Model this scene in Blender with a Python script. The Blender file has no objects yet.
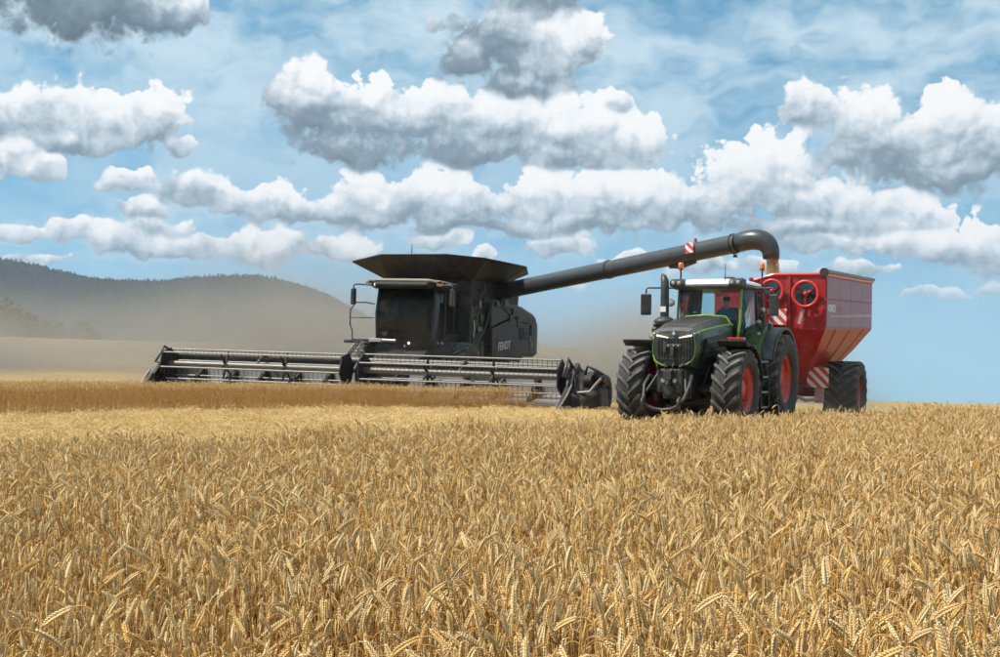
import bpy, bmesh, math, random
import numpy as np
from mathutils import Vector, Matrix, Euler

PI = math.pi
R = math.radians
scene = bpy.context.scene

# ------------------------------------------------------------------ camera
F = 1312.0            # focal length in photo pixels (photo 1000 x 657)
HZ = 365.0            # level line of the lens in the photo
CAMZ = 1.35           # camera height above the field
cam_data = bpy.data.cameras.new('camera')
cam = bpy.data.objects.new('camera', cam_data)
scene.collection.objects.link(cam)
cam.location = (0, 0, CAMZ)
cam.rotation_euler = (R(90), 0, 0)
cam_data.sensor_width = 36.0
cam_data.lens = 36.0 * F / 1000.0
cam_data.shift_y = (HZ - 328.5) / 1000.0
cam_data.clip_start = 0.1
cam_data.clip_end = 20000
scene.camera = cam

# ------------------------------------------------------------------ light
SUN_EL, SUN_AZ = R(56), R(260)      # azimuth clockwise from +Y (view direction): behind the camera, from the left
sun_dir = Vector((math.sin(SUN_AZ) * math.cos(SUN_EL), math.cos(SUN_AZ) * math.cos(SUN_EL), math.sin(SUN_EL)))
sl = bpy.data.lights.new('sun', 'SUN')
sl.energy = 5.0
sl.angle = R(0.5)
sl.color = (1.0, 0.955, 0.89)
sun = bpy.data.objects.new('sun', sl)
scene.collection.objects.link(sun)
sun.rotation_euler = (-sun_dir).to_track_quat('-Z', 'Y').to_euler()

scene.view_settings.view_transform = 'Standard'
scene.view_settings.look = 'None'
scene.view_settings.exposure = 0.24
scene.view_settings.gamma = 1.0
scene.view_settings.use_curve_mapping = False
scene.render.engine = 'CYCLES'
scene.cycles.use_denoising = True
scene.cycles.max_bounces = 6
scene.cycles.diffuse_bounces = 2
scene.cycles.use_adaptive_sampling = True
scene.cycles.adaptive_threshold = 0.035
scene.cycles.transparent_max_bounces = 16
scene.cycles.volume_bounces = 0
scene.cycles.volume_step_rate = 2.0
scene.cycles.volume_max_steps = 128

# ------------------------------------------------------------------ sky
world = bpy.data.worlds.new('World')
scene.world = world
world.use_nodes = True

class NT:
    """small helper to write node trees as expressions"""
    def __init__(self, tree):
        self.t = tree; self.n = tree.nodes; self.l = tree.links
    def node(self, typ, **kw):
        n = self.n.new(typ)
        for k, v in kw.items(): setattr(n, k, v)
        return n
    def put(self, sock, v):
        if v is None: return
        if hasattr(v, 'links'): self.l.new(v, sock)
        else: sock.default_value = v
    def m(self, op, a, b=None, c=None, clamp=False):
        n = self.node('ShaderNodeMath', operation=op, use_clamp=clamp)
        self.put(n.inputs[0], a); self.put(n.inputs[1], b); self.put(n.inputs[2], c)
        return n.outputs[0]
    def v(self, op, a, b=None, c=None, out=0):
        n = self.node('ShaderNodeVectorMath', operation=op)
        self.put(n.inputs[0], a); self.put(n.inputs[1], b); self.put(n.inputs[2], c)
        return n.outputs[out]
    def scale(self, a, s):
        n = self.node('ShaderNodeVectorMath', operation='SCALE')
        self.put(n.inputs[0], a); self.put(n.inputs['Scale'], s)
        return n.outputs[0]
    def sep(self, a):
        n = self.node('ShaderNodeSeparateXYZ'); self.put(n.inputs[0], a); return n.outputs
    def comb(self, x=0.0, y=0.0, z=0.0):
        n = self.node('ShaderNodeCombineXYZ')
        self.put(n.inputs[0], x); self.put(n.inputs[1], y); self.put(n.inputs[2], z)
        return n.outputs[0]
    def ss(self, x, a, b, lo=0.0, hi=1.0):
        n = self.node('ShaderNodeMapRange', interpolation_type='SMOOTHSTEP')
        self.put(n.inputs[0], x); self.put(n.inputs[1], a); self.put(n.inputs[2], b)
        self.put(n.inputs[3], lo); self.put(n.inputs[4], hi)
        return n.outputs[0]
    def lin(self, x, a, b, lo=0.0, hi=1.0):
        n = self.node('ShaderNodeMapRange')
        self.put(n.inputs[0], x); self.put(n.inputs[1], a); self.put(n.inputs[2], b)
        self.put(n.inputs[3], lo); self.put(n.inputs[4], hi)
        return n.outputs[0]
    def noise(self, vec, scale, detail=4, rough=0.5, lac=2.0, out=0, w=None):
        n = self.node('ShaderNodeTexNoise')
        if w is not None: n.noise_dimensions = '4D'; n.inputs['W'].default_value = w
        if vec is not None: self.put(n.inputs['Vector'], vec)
        n.inputs['Scale'].default_value = scale; n.inputs['Detail'].default_value = detail
        n.inputs['Roughness'].default_value = rough; n.inputs['Lacunarity'].default_value = lac
        return n.outputs[out]
    def voro(self, vec, scale, detail=0, rough=0.5, lac=2.0, feature='F1', out='Distance', smooth=None, rnd=1.0):
        n = self.node('ShaderNodeTexVoronoi', feature=feature)
        if vec is not None: self.put(n.inputs['Vector'], vec)
        n.inputs['Scale'].default_value = scale
        n.inputs['Detail'].default_value = detail; n.inputs['Roughness'].default_value = rough
        n.inputs['Lacunarity'].default_value = lac; n.inputs['Randomness'].default_value = rnd
        if smooth is not None: n.inputs['Smoothness'].default_value = smooth
        return n.outputs[out]
    def mix(self, f, a, b):
        n = self.node('ShaderNodeMix', data_type='RGBA')
        self.put(n.inputs[0], f); self.put(n.inputs[6], a); self.put(n.inputs[7], b)
        return n.outputs[2]
    def ramp(self, f, stops):
        n = self.node('ShaderNodeValToRGB')
        e = n.color_ramp.elements
        while len(e) < len(stops): e.new(0.5)
        for s, (p, c) in zip(e, stops):
            s.position = p; s.color = tuple(c) + ((1,) if len(c) == 3 else ())
        self.put(n.inputs[0], f)
        return n.outputs[0]

# cumulus banks: (x, y, half width, height above the middle, depth below it, darkness), photo pixels turned into directions
CLOUDS = [
 # far banks above the frame, seen from below
 (40,-14,150,70,64,.34),(150,12,62,40,36,.26),(-60,0,120,80,45,.3),(120,8,90,60,46,.36),
 # left white bank
 (52,112,66,40,34,.0),(100,118,44,38,34,.0),(160,112,44,40,44,.0),(186,146,24,14,14,.0),(24,120,50,40,32,.05),(-20,110,50,40,40,0),
 (12,152,28,30,26,0),(40,170,30,18,17,0),(-12,160,40,30,30,0),(70,140,70,20,22,.15),
 # long middle bank
 (285,86,46,38,40,.0),(322,108,66,42,52,.24),(372,114,60,40,50,.16),(440,116,58,42,48,.0),(505,118,70,42,48,.0),(565,126,66,38,40,.0),
 (625,138,56,34,32,.0),(350,148,90,26,24,.34),(480,150,120,26,22,.28),(590,156,80,20,18,.14),
 # bank at the top centre
 (495,30,64,60,62,.26),(545,56,70,50,44,.12),(462,62,36,40,34,.28),(590,40,32,34,30,.05),(530,-20,90,50,50,.2),(520,84,60,16,16,.34),
 # long lower row
 (360,202,46,36,30,.0),(415,198,56,36,38,.0),(478,200,60,36,38,.0),(540,200,60,36,38,.0),(602,200,62,40,38,.0),(660,204,56,36,34,.0),
 (340,216,66,20,20,.06),(705,206,56,40,34,.0),(520,226,190,14,14,.22),
 # right middle bank
 (742,184,62,42,52,.0),(790,178,56,46,58,.0),(836,200,60,40,40,.0),(886,212,60,32,30,.0),(925,216,28,18,18,.0),(800,226,130,14,16,.2),
 # right upper bank
 (806,106,36,30,30,.0),(860,126,58,50,54,.0),(910,146,64,44,46,.05),(955,130,60,46,56,.0),(1010,140,64,46,52,.0),(842,154,48,30,34,.05),(930,176,90,18,20,.24),
 # right lower
 (900,246,52,22,18,.0),(955,250,60,30,28,.0),(1005,256,52,34,30,.0),(995,288,24,9,8,.0),(820,240,64,14,14,.05),
 # left lower rows
 (125,178,36,18,16,.0),(190,184,50,24,24,.0),(255,202,56,26,24,.0),(308,214,48,24,20,.0),(145,208,40,14,12,.05),(165,226,52,14,12,.0),
 (75,232,38,16,14,.0),(140,240,52,18,16,.0),(200,246,56,20,17,.0),(265,250,56,20,16,.0),(330,250,54,20,16,.0),(20,232,34,12,11,.0),
 # low and thin, towards the horizon
 (700,268,46,9,8,.1),(630,262,40,8,7,.1),(860,272,60,10,9,.08),(450,264,46,9,8,.1),(40,258,50,8,7,.1),(930,296,46,7,6,.08),(770,262,40,10,9,.05),(560,288,60,6,5,.1),
 # small ones
 (558,246,42,22,20,.0),(490,252,16,10,9,.0),(440,240,34,12,11,.0),(618,106,20,14,12,0),
]

def cloud_groups():
    """macro: the big shapes of the banks and how deep in shade a point of them lies; billow: the rolling detail on them"""
    g = bpy.data.node_groups.new('cloud_macro', 'ShaderNodeTree')
    g.interface.new_socket('P', in_out='INPUT', socket_type='NodeSocketVector')
    g.interface.new_socket('Macro', in_out='OUTPUT', socket_type='NodeSocketFloat')
    g.interface.new_socket('Shade', in_out='OUTPUT', socket_type='NodeSocketFloat')
    T = NT(g)
    gi = T.node('NodeGroupInput'); go = T.node('NodeGroupOutput')
    P = gi.outputs[0]
    x, y, z = T.sep(P)
    u = T.m('MULTIPLY', T.m('ARCTAN2', x, y), 13.12)
    h = T.m('SQRT', T.m('ADD', T.m('MULTIPLY', x, x), T.m('MULTIPLY', y, y)))
    v = T.m('MULTIPLY', T.m('ARCTAN2', z, h), 13.12)
    UVV = T.comb(u, v, T.m('MULTIPLY', v, -1.0))
    K = 7.0
    W, S = 1e-6, 0.5e-6
    for cx, cy, a, up, dn, dk in CLOUDS:
        au = math.atan((cx - 500) / F) * 13.12
        av = math.atan((HZ - cy) / math.hypot(F, cx - 500)) * 13.12
        gain = min(0.70, 0.22 + (up + dn) * 0.0050)      # thick banks have the darker bases
        a, up, dn = a / 100, up / 100, dn / 100
        q = T.v('MULTIPLY_ADD', UVV, (1 / a, 1 / up, 1 / dn), (-au / a, -av / up, av / dn))
        q = T.v('MAXIMUM', q, (-1e6, 0, 0))
        w = T.m('EXPONENT', T.m('MULTIPLY_ADD', T.v('LENGTH', q, out=1), -K, K))
        sh = T.m('ADD', T.v('DOT_PRODUCT', q, (-0.10 / 1, -gain, gain), out=1), 0.17 + dk)
        W = T.m('ADD', w, W); S = T.m('MULTIPLY_ADD', w, sh, S)
    M = T.m('DIVIDE', T.m('LOGARITHM', W, 2.718282), K)
    SH = T.m('DIVIDE', S, W)
    # elsewhere in the sky the same kind of broken cumulus goes on
    far = T.m('MAXIMUM', T.ss(T.m('ABSOLUTE', u), 5.3, 6.6), T.ss(v, 3.9, 5.2))
    gn = T.noise(T.v('MULTIPLY', P, (1, 1, 1.9)), 0.55, 2, 0.5)
    G = T.lin(gn, 0.50, 0.68, -0.25, 0.9)
    G = T.m('SUBTRACT', G, T.m('MULTIPLY', T.ss(v, 0.3, -0.3), 2.0))
    inv = T.m('SUBTRACT', 1.0, far)
    M = T.m('ADD', T.m('MULTIPLY', M, inv), T.m('MULTIPLY', G, far))
    SH = T.m('ADD', T.m('MULTIPLY', SH, inv), T.m('MULTIPLY', T.m('MULTIPLY', G, 0.6), far))
    T.l.new(M, go.inputs[0]); T.l.new(SH, go.inputs[1])
    b = bpy.data.node_groups.new('cloud_billow', 'ShaderNodeTree')
    b.interface.new_socket('P', in_out='INPUT', socket_type='NodeSocketVector')
    b.interface.new_socket('Billow', in_out='OUTPUT', socket_type='NodeSocketFloat')
    T = NT(b)
    gi = T.node('NodeGroupInput'); go = T.node('NodeGroupOutput')
    b1 = T.voro(gi.outputs[0], 2.3, 3.4, 0.52, 2.3, feature='F1')
    b2 = T.noise(gi.outputs[0], 13.0, 3, 0.6)
    T.l.new(T.m('ADD', T.m('SUBTRACT', 0.46, b1), T.m('MULTIPLY', T.m('SUBTRACT', b2, 0.5), 0.34)), go.inputs[0])
    return g, b

def build_sky():
    T = NT(world.node_tree); T.n.clear()
    out = T.node('ShaderNodeOutputWorld')
    sky = T.node('ShaderNodeTexSky', sky_type='NISHITA')
    sky.sun_disc = False
    sky.sun_elevation = SUN_EL
    sky.sun_rotation = SUN_AZ
    sky.altitude = 300; sky.air_density = 1.0; sky.dust_density = 0.0; sky.ozone_density = 1.5
    geo = T.node('ShaderNodeTexCoord')
    d = T.v('NORMALIZE', geo.outputs['Generated'])
    # the clear air is thick near the horizon: look the sky colour up a little higher
    sx, sy, sz = T.sep(d)
    T.put(sky.inputs[0], T.v('NORMALIZE', T.comb(sx, sy, T.m('ADD', T.m('MULTIPLY', T.m('MAXIMUM', sz, 0.0), 0.85), 0.15))))
    gm, gb = cloud_groups()
    def ev(grp, vec):
        n = T.node('ShaderNodeGroup'); n.node_tree = grp; T.put(n.inputs[0], vec); return n.outputs
    P = T.scale(d, 13.12)
    x, y, V = T.sep(P)
    # warp the direction a little so that outlines roll
    w1 = T.noise(P, 1.6, 2, 0.5, out=1)
    w2 = T.noise(P, 5.0, 1, 0.5, out=1)
    off = T.v('ADD', T.scale(T.v('SUBTRACT', w1, (0.5,)*3), 0.34), T.scale(T.v('SUBTRACT', w2, (0.5,)*3), 0.12))
    Pw = T.v('ADD', P, off)
    Pb = T.v('ADD', P, T.scale(off, 0.6))
    s = sun_dir
    mac = ev(gm, Pw)
    M0, SH = mac[0], mac[1]
    B0 = ev(gb, Pb)[0]
    B1 = ev(gb, T.v('ADD', Pb, tuple(Vector((s.x, s.y, s.z)) * 0.10)))[0]
    D = T.m('ADD', T.m('ADD', M0, 0.20), T.m('MULTIPLY', B0, 0.70))
    # crisp tops, soft ragged bases
    sn = T.noise(P, 1.3, 3)
    soft = T.m('ADD', T.lin(sn, 0.35, 0.65, 0.05, 0.22), T.ss(SH, 0.25, 0.7, 0.0, 0.22))
    alpha = T.ss(D, 0.0, soft)
    alpha = T.m('MULTIPLY', alpha, T.ss(V, 0.05, 1.1, 0.25, 1.0))
    emb = T.m('SUBTRACT', B1, B0)
    shade = T.m('ADD', SH, T.m('MULTIPLY', T.ss(D, 0.1, 0.9), 0.06))
    shade = T.m('SUBTRACT', shade, T.m('MULTIPLY', B0, 0.20))
    shade = T.m('ADD', shade, T.m('MULTIPLY', emb, 0.30))
    shade = T.m('ADD', shade, T.m('MULTIPLY', T.m('SUBTRACT', sn, 0.5), 0.42), clamp=True)
    ccol = T.ramp(shade, [(0.0, (0.97, 0.98, 0.98)), (0.17, (0.86, 0.90, 0.93)), (0.38, (0.52, 0.62, 0.70)), (0.62, (0.235, 0.32, 0.39)), (1.0, (0.105, 0.15, 0.19))])
    # high thin veil
    Pv = T.v('MULTIPLY', P, (0.50, 0.50, 2.2))
    veil = T.noise(T.v('ADD', Pv, T.scale(w1, 1.2)), 0.9, 4, 0.6)
    veil = T.m('MULTIPLY', T.ss(veil, 0.28, 0.66), T.ss(V, 0.6, 3.2, 0.25, 1.0))
    # thin ragged cloud spreading round the banks
    fringe = T.m('MULTIPLY', T.m('MULTIPLY', T.ss(D, -0.75, 0.12), T.ss(sn, 0.36, 0.62)), T.ss(V, 0.3, 1.6, 0.25, 0.72))
    veil = T.m('MAXIMUM', veil, fringe)
    hsv = T.node('ShaderNodeHueSaturation')
    hsv.inputs['Saturation'].default_value = 1.25
    hsv.inputs['Hue'].default_value = 0.474
    T.put(hsv.inputs['Color'], sky.outputs[0])
    bg_sky = T.node('ShaderNodeBackground'); T.put(bg_sky.inputs[0], hsv.outputs[0]); bg_sky.inputs[1].default_value = 0.118
    bg_veil = T.node('ShaderNodeBackground'); bg_veil.inputs[0].default_value = (0.50, 0.65, 0.74, 1); bg_veil.inputs[1].default_value = 1.0
    bg_cl = T.node('ShaderNodeBackground'); T.put(bg_cl.inputs[0], ccol); bg_cl.inputs[1].default_value = 0.87
    m1 = T.node('ShaderNodeMixShader'); T.put(m1.inputs[0], veil); T.l.new(bg_sky.outputs[0], m1.inputs[1]); T.l.new(bg_veil.outputs[0], m1.inputs[2])
    m2 = T.node('ShaderNodeMixShader'); T.put(m2.inputs[0], alpha); T.l.new(m1.outputs[0], m2.inputs[1]); T.l.new(bg_cl.outputs[0], m2.inputs[2])
    T.l.new(m2.outputs[0], out.inputs[0])
build_sky()
world.cycles.sampling_method = 'MANUAL'
world.cycles.sample_map_resolution = 512

# ------------------------------------------------------------------ helpers
rng = random.Random(7)
nrng = np.random.default_rng(7)

class MB:
    """collects simple shapes; build() links them as one mesh object"""
    def __init__(self):
        self.v = []; self.f = []; self.mi = []; self.sm = []; self.mat = 0; self.smooth = False
    def add(self, verts, faces, M=None, smooth=None):
        o = len(self.v)
        if M is not None: verts = [M @ Vector(p) for p in verts]
        self.v.extend([tuple(p) for p in verts])
        s = self.smooth if smooth is None else smooth
        for f in faces:
            self.f.append(tuple(i + o for i in f)); self.mi.append(self.mat); self.sm.append(s)
        return self
    def box(self, x0, x1, y0, y1, z0, z1, M=None):
        v = [(x0,y0,z0),(x1,y0,z0),(x1,y1,z0),(x0,y1,z0),(x0,y0,z1),(x1,y0,z1),(x1,y1,z1),(x0,y1,z1)]
        return self.add(v, [(0,3,2,1),(4,5,6,7),(0,1,5,4),(1,2,6,5),(2,3,7,6),(3,0,4,7)], M)
    def cbox(self, c, s, M=None, rot=None):
        m = Matrix.Translation(c)
        if rot is not None: m = m @ Euler(rot).to_matrix().to_4x4()
        if M is not None: m = M @ m
        return self.box(-s[0]/2, s[0]/2, -s[1]/2, s[1]/2, -s[2]/2, s[2]/2, m)
    def hexa(self, p):
        """eight corners: bottom four then top four, counter-clockwise from above"""
        return self.add(p, [(0,3,2,1),(4,5,6,7),(0,1,5,4),(1,2,6,5),(2,3,7,6),(3,0,4,7)])
    def tube(self, pts, r, n=10, caps=True, smooth=True, flat=None):
        pts = [Vector(p) for p in pts]
        rs = r if isinstance(r, (list, tuple)) else [r] * len(pts)
        rings = []; prev = None
        for i, p in enumerate(pts):
            t = (pts[min(i+1, len(pts)-1)] - pts[max(i-1, 0)]).normalized()
            if prev is None:
                a = Vector((0,0,1)) if abs(t.z) < 0.9 else Vector((1,0,0))
                u = t.cross(a).normalized()
            else:
                u = (prev - t * prev.dot(t)).normalized()
            w = t.cross(u); prev = u
            fl = 1.0 if flat is None else flat
            rings.append([p + (u * math.cos(2*PI*k/n) + w * math.sin(2*PI*k/n) * fl) * rs[i] for k in range(n)])
        v = [q for rg in rings for q in rg]; f = []
        for i in range(len(pts)-1):
            for k in range(n):
                a = i*n + k; b = i*n + (k+1) % n
                f.append((a, b, b+n, a+n))
        self.add(v, f, smooth=smooth)
        if caps:
            m = len(pts) - 1
            self.add(rings[0], [tuple(reversed(range(n)))], smooth=False)
            self.add(rings[m], [tuple(range(n))], smooth=False)
        return self
    def cyl(self, a, b, r, n=16, r2=None):
        return self.tube([a, b], [r, r if r2 is None else r2], n)
    def lathe(self, prof, n=32, axis='X', c=(0,0,0), smooth=True, close=False, a0=0.0, a1=2*PI):
        """prof: (radius, along)"""
        full = abs(a1 - a0 - 2*PI) < 1e-6
        m = n if full else n + 1
        v = []
        for r, h in prof:
            for k in range(m):
                a = a0 + (a1 - a0) * k / n
                x, y = r * math.cos(a), r * math.sin(a)
                p = {'X': (h, x, y), 'Y': (y, h, x), 'Z': (x, y, h)}[axis]
                v.append((p[0]+c[0], p[1]+c[1], p[2]+c[2]))
        f = []
        L = len(prof)
        for i in range(L if close else L-1):
            j = (i+1) % L
            for k in range(n):
                k2 = (k+1) % m
                f.append((i*m+k, j*m+k, j*m+k2, i*m+k2))
        return self.add(v, f, smooth=smooth)
    def prism(self, poly, a, b, plane='YZ'):
        """extrude a 2-D polygon between a and b along the axis left over"""
        n = len(poly)
        def P(p, h):
            return {'YZ': (h, p[0], p[1]), 'XZ': (p[0], h, p[1]), 'XY': (p[0], p[1], h)}[plane]
        v = [P(p, a) for p in poly] + [P(p, b) for p in poly]
        f = [tuple(range(n)), tuple(range(2*n-1, n-1, -1))]
        for k in range(n):
            k2 = (k+1) % n
            f.append((k, k+n, k2+n, k2))
        return self.add(v, f)
    def loft(self, rings, caps=True, smooth=False, closed=True):
        n = len(rings[0]); v = [p for r in rings for p in r]; f = []
        for i in range(len(rings)-1):
            for k in range(n if closed else n-1):
                a = i*n+k; b = i*n+(k+1) % n
                f.append((a, b, b+n, a+n))
        self.add(v, f, smooth=smooth)
        if caps:
            self.add(rings[0], [tuple(reversed(range(n)))], smooth=False)
            self.add(rings[-1], [tuple(range(n))], smooth=False)
        return self
    def sphere(self, c, r, n=12, m=8, s=(1,1,1)):
        v = [(c[0], c[1], c[2]+r*s[2])]
        for i in range(1, m):
            t = PI*i/m
            for k in range(n):
                p = 2*PI*k/n
                v.append((c[0]+r*s[0]*math.sin(t)*math.cos(p), c[1]+r*s[1]*math.sin(t)*math.sin(p), c[2]+r*s[2]*math.cos(t)))
        v.append((c[0], c[1], c[2]-r*s[2]))
        f = [(0, 1+k, 1+(k+1) % n) for k in range(n)]
        for i in range(m-2):
            for k in range(n):
                a = 1+i*n+k; b = 1+i*n+(k+1) % n
                f.append((a, a+n, b+n, b))
        e = len(v)-1; o = 1+(m-2)*n
        f += [(o+k, e, o+(k+1) % n) for k in range(n)]
        return self.add(v, f, smooth=True)
    def mesh(self, name, mats):
        me = bpy.data.meshes.new(name)
        me.from_pydata(self.v, [], self.f)
        for m in (mats if isinstance(mats, (list, tuple)) else [mats]): me.materials.append(m)
        me.polygons.foreach_set('material_index', self.mi)
        me.polygons.foreach_set('use_smooth', self.sm)
        bm = bmesh.new(); bm.from_mesh(me)
        bmesh.ops.recalc_face_normals(bm, faces=bm.faces)
        bm.to_mesh(me); bm.free()
        me.update()
        return me
    def build(self, name, mats, parent=None, bevel=0.0, seg=2):
        o = bpy.data.objects.new(name, self.mesh(name, mats))
        scene.collection.objects.link(o)
        o.parent = parent
        if bevel:
            b = o.modifiers.new('bevel', 'BEVEL'); b.width = bevel; b.segments = seg
            b.limit_method = 'ANGLE'; b.angle_limit = R(35); b.harden_normals = False
        return o

def tag(o, label=None, cat=None, group=None, kind=None):
    if label: o['label'] = label
    if cat: o['category'] = cat
    if group: o['group'] = group
    if kind: o['kind'] = kind
    return o

def empty(name, loc=(0,0,0), rot=(0,0,0)):
    o = bpy.data.objects.new(name, None)
    scene.collection.objects.link(o)
    o.location = loc; o.rotation_euler = rot
    o.empty_display_size = 0.3
    return o

def mesh_obj(name, me, parent=None):
    o = bpy.data.objects.new(name, me); scene.collection.objects.link(o); o.parent = parent
    return o

def new_mat(name):
    m = bpy.data.materials.new(name); m.use_nodes = True
    T = NT(m.node_tree)
    return m, T, m.node_tree.nodes['Principled BSDF']

def simple_mat(name, col, rough=0.5, metal=0.0, dust=0.25, dustcol=(0.30, 0.235, 0.15), nscale=6.0, spec=0.5, coat=0.0, bump=0.0):
    """painted or moulded surface with field dust lying on it: more on faces that look up, broken by noise"""
    m, T, b = new_mat(name)
    tc = T.node('ShaderNodeTexCoord'); P = tc.outputs['Object']
    geo = T.node('ShaderNodeNewGeometry')
    nz = T.sep(geo.outputs['Normal'])[2]
    n1 = T.noise(P, nscale, 5, 0.65)
    n2 = T.noise(P, nscale*7, 3, 0.6)
    up = T.ss(nz, -0.1, 0.95)
    f = T.m('ADD', T.m('MULTIPLY', T.ss(n1, 0.38, 0.72), 0.7), T.m('MULTIPLY', up, 0.35))
    f = T.m('MULTIPLY', T.m('MULTIPLY', f, dust), T.lin(n2, 0.3, 0.7, 0.6, 1.4), clamp=True)
    var = T.mix(T.lin(n2, 0.3, 0.7), tuple(c*0.86 for c in col)+(1,), tuple(min(1, c*1.08) for c in col)+(1,))
    T.put(b.inputs['Base Color'], T.mix(f, var, tuple(dustcol)+(1,)))
    T.put(b.inputs['Roughness'], T.m('ADD', T.m('ADD', rough, T.m('MULTIPLY', f, 0.45)), T.m('MULTIPLY', T.m('SUBTRACT', n2, 0.5), 0.12), clamp=True))
    b.inputs['Metallic'].default_value = metal
    b.inputs['Specular IOR Level'].default_value = spec
    b.inputs['Coat Weight'].default_value = coat
    if bump:
        bp = T.node('ShaderNodeBump'); bp.inputs['Strength'].default_value = bump; bp.inputs['Distance'].default_value = 0.01
        T.put(bp.inputs['Height'], n2); T.l.new(bp.outputs[0], b.inputs['Normal'])
    return m

def at(px, py, d):
    """photo pixel to a point at distance d along the view"""
    return Vector(((px-500)/F*d, d, CAMZ + (HZ-py)/F*d))

# ------------------------------------------------------------------ ground
def sstep(a, b, x):
    t = np.clip((x - a) / (b - a), 0, 1); return t*t*(3-2*t)
SKYL = np.array([(-0.60,332),(-0.38,338),(-0.27,342),(0.035,347),(0.09,354),(0.16,374),(0.28,407),(0.35,410),(0.45,414),(0.6,418)])
def gz(x, y):
    """height of the land"""
    x = np.asarray(x, float); y = np.asarray(y, float)
    z = -0.032 * 28*np.tanh(x/28) * sstep(16, 42, y)
    ys = np.maximum(y, 1.0)
    w = np.clip(x/ys, -0.6, 0.6)
    crest = CAMZ + (HZ - np.interp(w, SKYL[:,0], SKYL[:,1])) / F * 150.0
    t = sstep(46, 150, y)
    z = z*(1-t) + crest*t
    # small undulations
    z = z + 0.03*np.sin(x*0.9+1.3)*np.sin(y*0.7) * sstep(3, 12, y)
    z = z + 0.25*np.sin(x*0.07+0.4)*np.sin(y*0.05+1.0) * sstep(60, 120, y) * (1 - sstep(120, 150, y))
    # falls away beyond the crest
    z = z - 0.055*np.maximum(y-150, 0)*sstep(150, 300, y)
    return z
def g1(x, y): return float(gz(x, y))

def ground_material():
    m, T, b = new_mat('stubble_ground')
    P = T.node('ShaderNodeNewGeometry').outputs['Position']
    n1 = T.noise(P, 0.35, 4, 0.6); n2 = T.noise(T.v('MULTIPLY', P, (9, 1.5, 9)), 3.0, 5, 0.7); n3 = T.noise(P, 0.03, 3)
    c = T.mix(T.lin(n2, 0.32, 0.68), (0.20, 0.135, 0.06, 1), (0.56, 0.40, 0.165, 1))
    c = T.mix(T.lin(n1, 0.35, 0.7, 0, 0.5), c, (0.42, 0.30, 0.14, 1))
    c = T.mix(T.lin(n3, 0.35, 0.65, 0, 0.45), c, (0.33, 0.25, 0.14, 1))
    T.put(b.inputs['Base Color'], c)
    b.inputs['Roughness'].default_value = 0.95; b.inputs['Specular IOR Level'].default_value = 0.1
    bp = T.node('ShaderNodeBump'); bp.inputs['Strength'].default_value = 0.8; bp.inputs['Distance'].default_value = 0.05
    T.put(bp.inputs['Height'], n2); T.l.new(bp.outputs[0], b.inputs['Normal'])
    return m

def build_ground():
    # polar sheet, fine in front of the camera
    ang = sorted(set([round(a, 3) for a in list(np.linspace(-32, 32, 129)) + list(np.linspace(-180, 174, 60))]))
    rad = [0.0] + list(np.geomspace(0.6, 40, 70)) + list(np.linspace(41, 170, 100)) + list(np.geomspace(175, 4800, 44))
    v = [(0.0, 0.0, 0.0)]; f = []
    A = np.radians(np.array(ang)); na = len(ang)
    for r in rad[1:]:
        x = np.sin(A)*r; y = np.cos(A)*r
        z = gz(x, y)
        v += list(zip(x.tolist(), y.tolist(), z.tolist()))
    for k in range(na): f.append((0, 1+(k+1) % na, 1+k))
    for i in range(len(rad)-2):
        for k in range(na):
            a = 1+i*na+k; b_ = 1+i*na+(k+1) % na
            f.append((a, b_, b_+na, a+na))
    mb = MB(); mb.add(v, f, smooth=True)
    o = mb.build('ground', ground_material())
    tag(o, kind='structure')
    return o
ground = build_ground()

# ------------------------------------------------------------------ wooded hills
HILL = [(-300,250),(-120,252),(-40,256),(0,262),(30,266),(60,273),(100,281),(130,283),(170,284),(200,281),(230,279),(260,279),(290,284),(320,293),(350,308),(380,328),(430,339),(545,348),(600,353),(650,362),(720,390),(800,420),(900,450)]
HD = 3000.0
def hill_ridge(w):
    px = w*F + 500
    h = np.interp(px, [p[0] for p in HILL], [p[1] for p in HILL])
    return CAMZ + (HZ - h) / F * HD - 12.0
def hz(x, y):
    """hill surface: rises from the valley to the ridge at y=HD and falls again"""
    x = np.asarray(x, float); y = np.asarray(y, float)
    w = x / HD
    top = hill_ridge(w)
    k = np.where(y < HD, sstep(1500, HD, y), 1 - sstep(HD, HD+1500, y))
    base = -260.0
    gul = 18*np.sin(x*0.007+1)*np.sin(y*0.0043) + 12*np.sin(x*0.017)*np.sin(y*0.01+2)
    return base + (top - base)*k + gul*k*(1-k)*4*0.8

def hill_material():
    m, T, b = new_mat('woodland_floor')
    P = T.node('ShaderNodeNewGeometry').outputs['Position']
    n = T.noise(P, 0.05, 5, 0.6)
    T.put(b.inputs['Base Color'], T.mix(T.lin(n, 0.35, 0.65), (0.022, 0.034, 0.014, 1), (0.05, 0.065, 0.028, 1)))
    b.inputs['Roughness'].default_value = 1.0; b.inputs['Specular IOR Level'].default_value = 0.05
    return m

def build_hills():
    xs = np.linspace(-2700, 1560, 160); ys = np.linspace(1450, 4600, 80)
    v = []; f = []
    for y in ys:
        z = hz(xs, np.full_like(xs, y))
        v += list(zip(xs.tolist(), [float(y)]*len(xs), z.tolist()))
    n = len(xs)
    for i in range(len(ys)-1):
        for k in range(n-1):
            a = i*n+k; f.append((a, a+1, a+n+1, a+n))
    mb = MB(); mb.add(v, f, smooth=True)
    o = mb.build('hills', hill_material()); tag(o, kind='structure')
build_hills()

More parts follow.
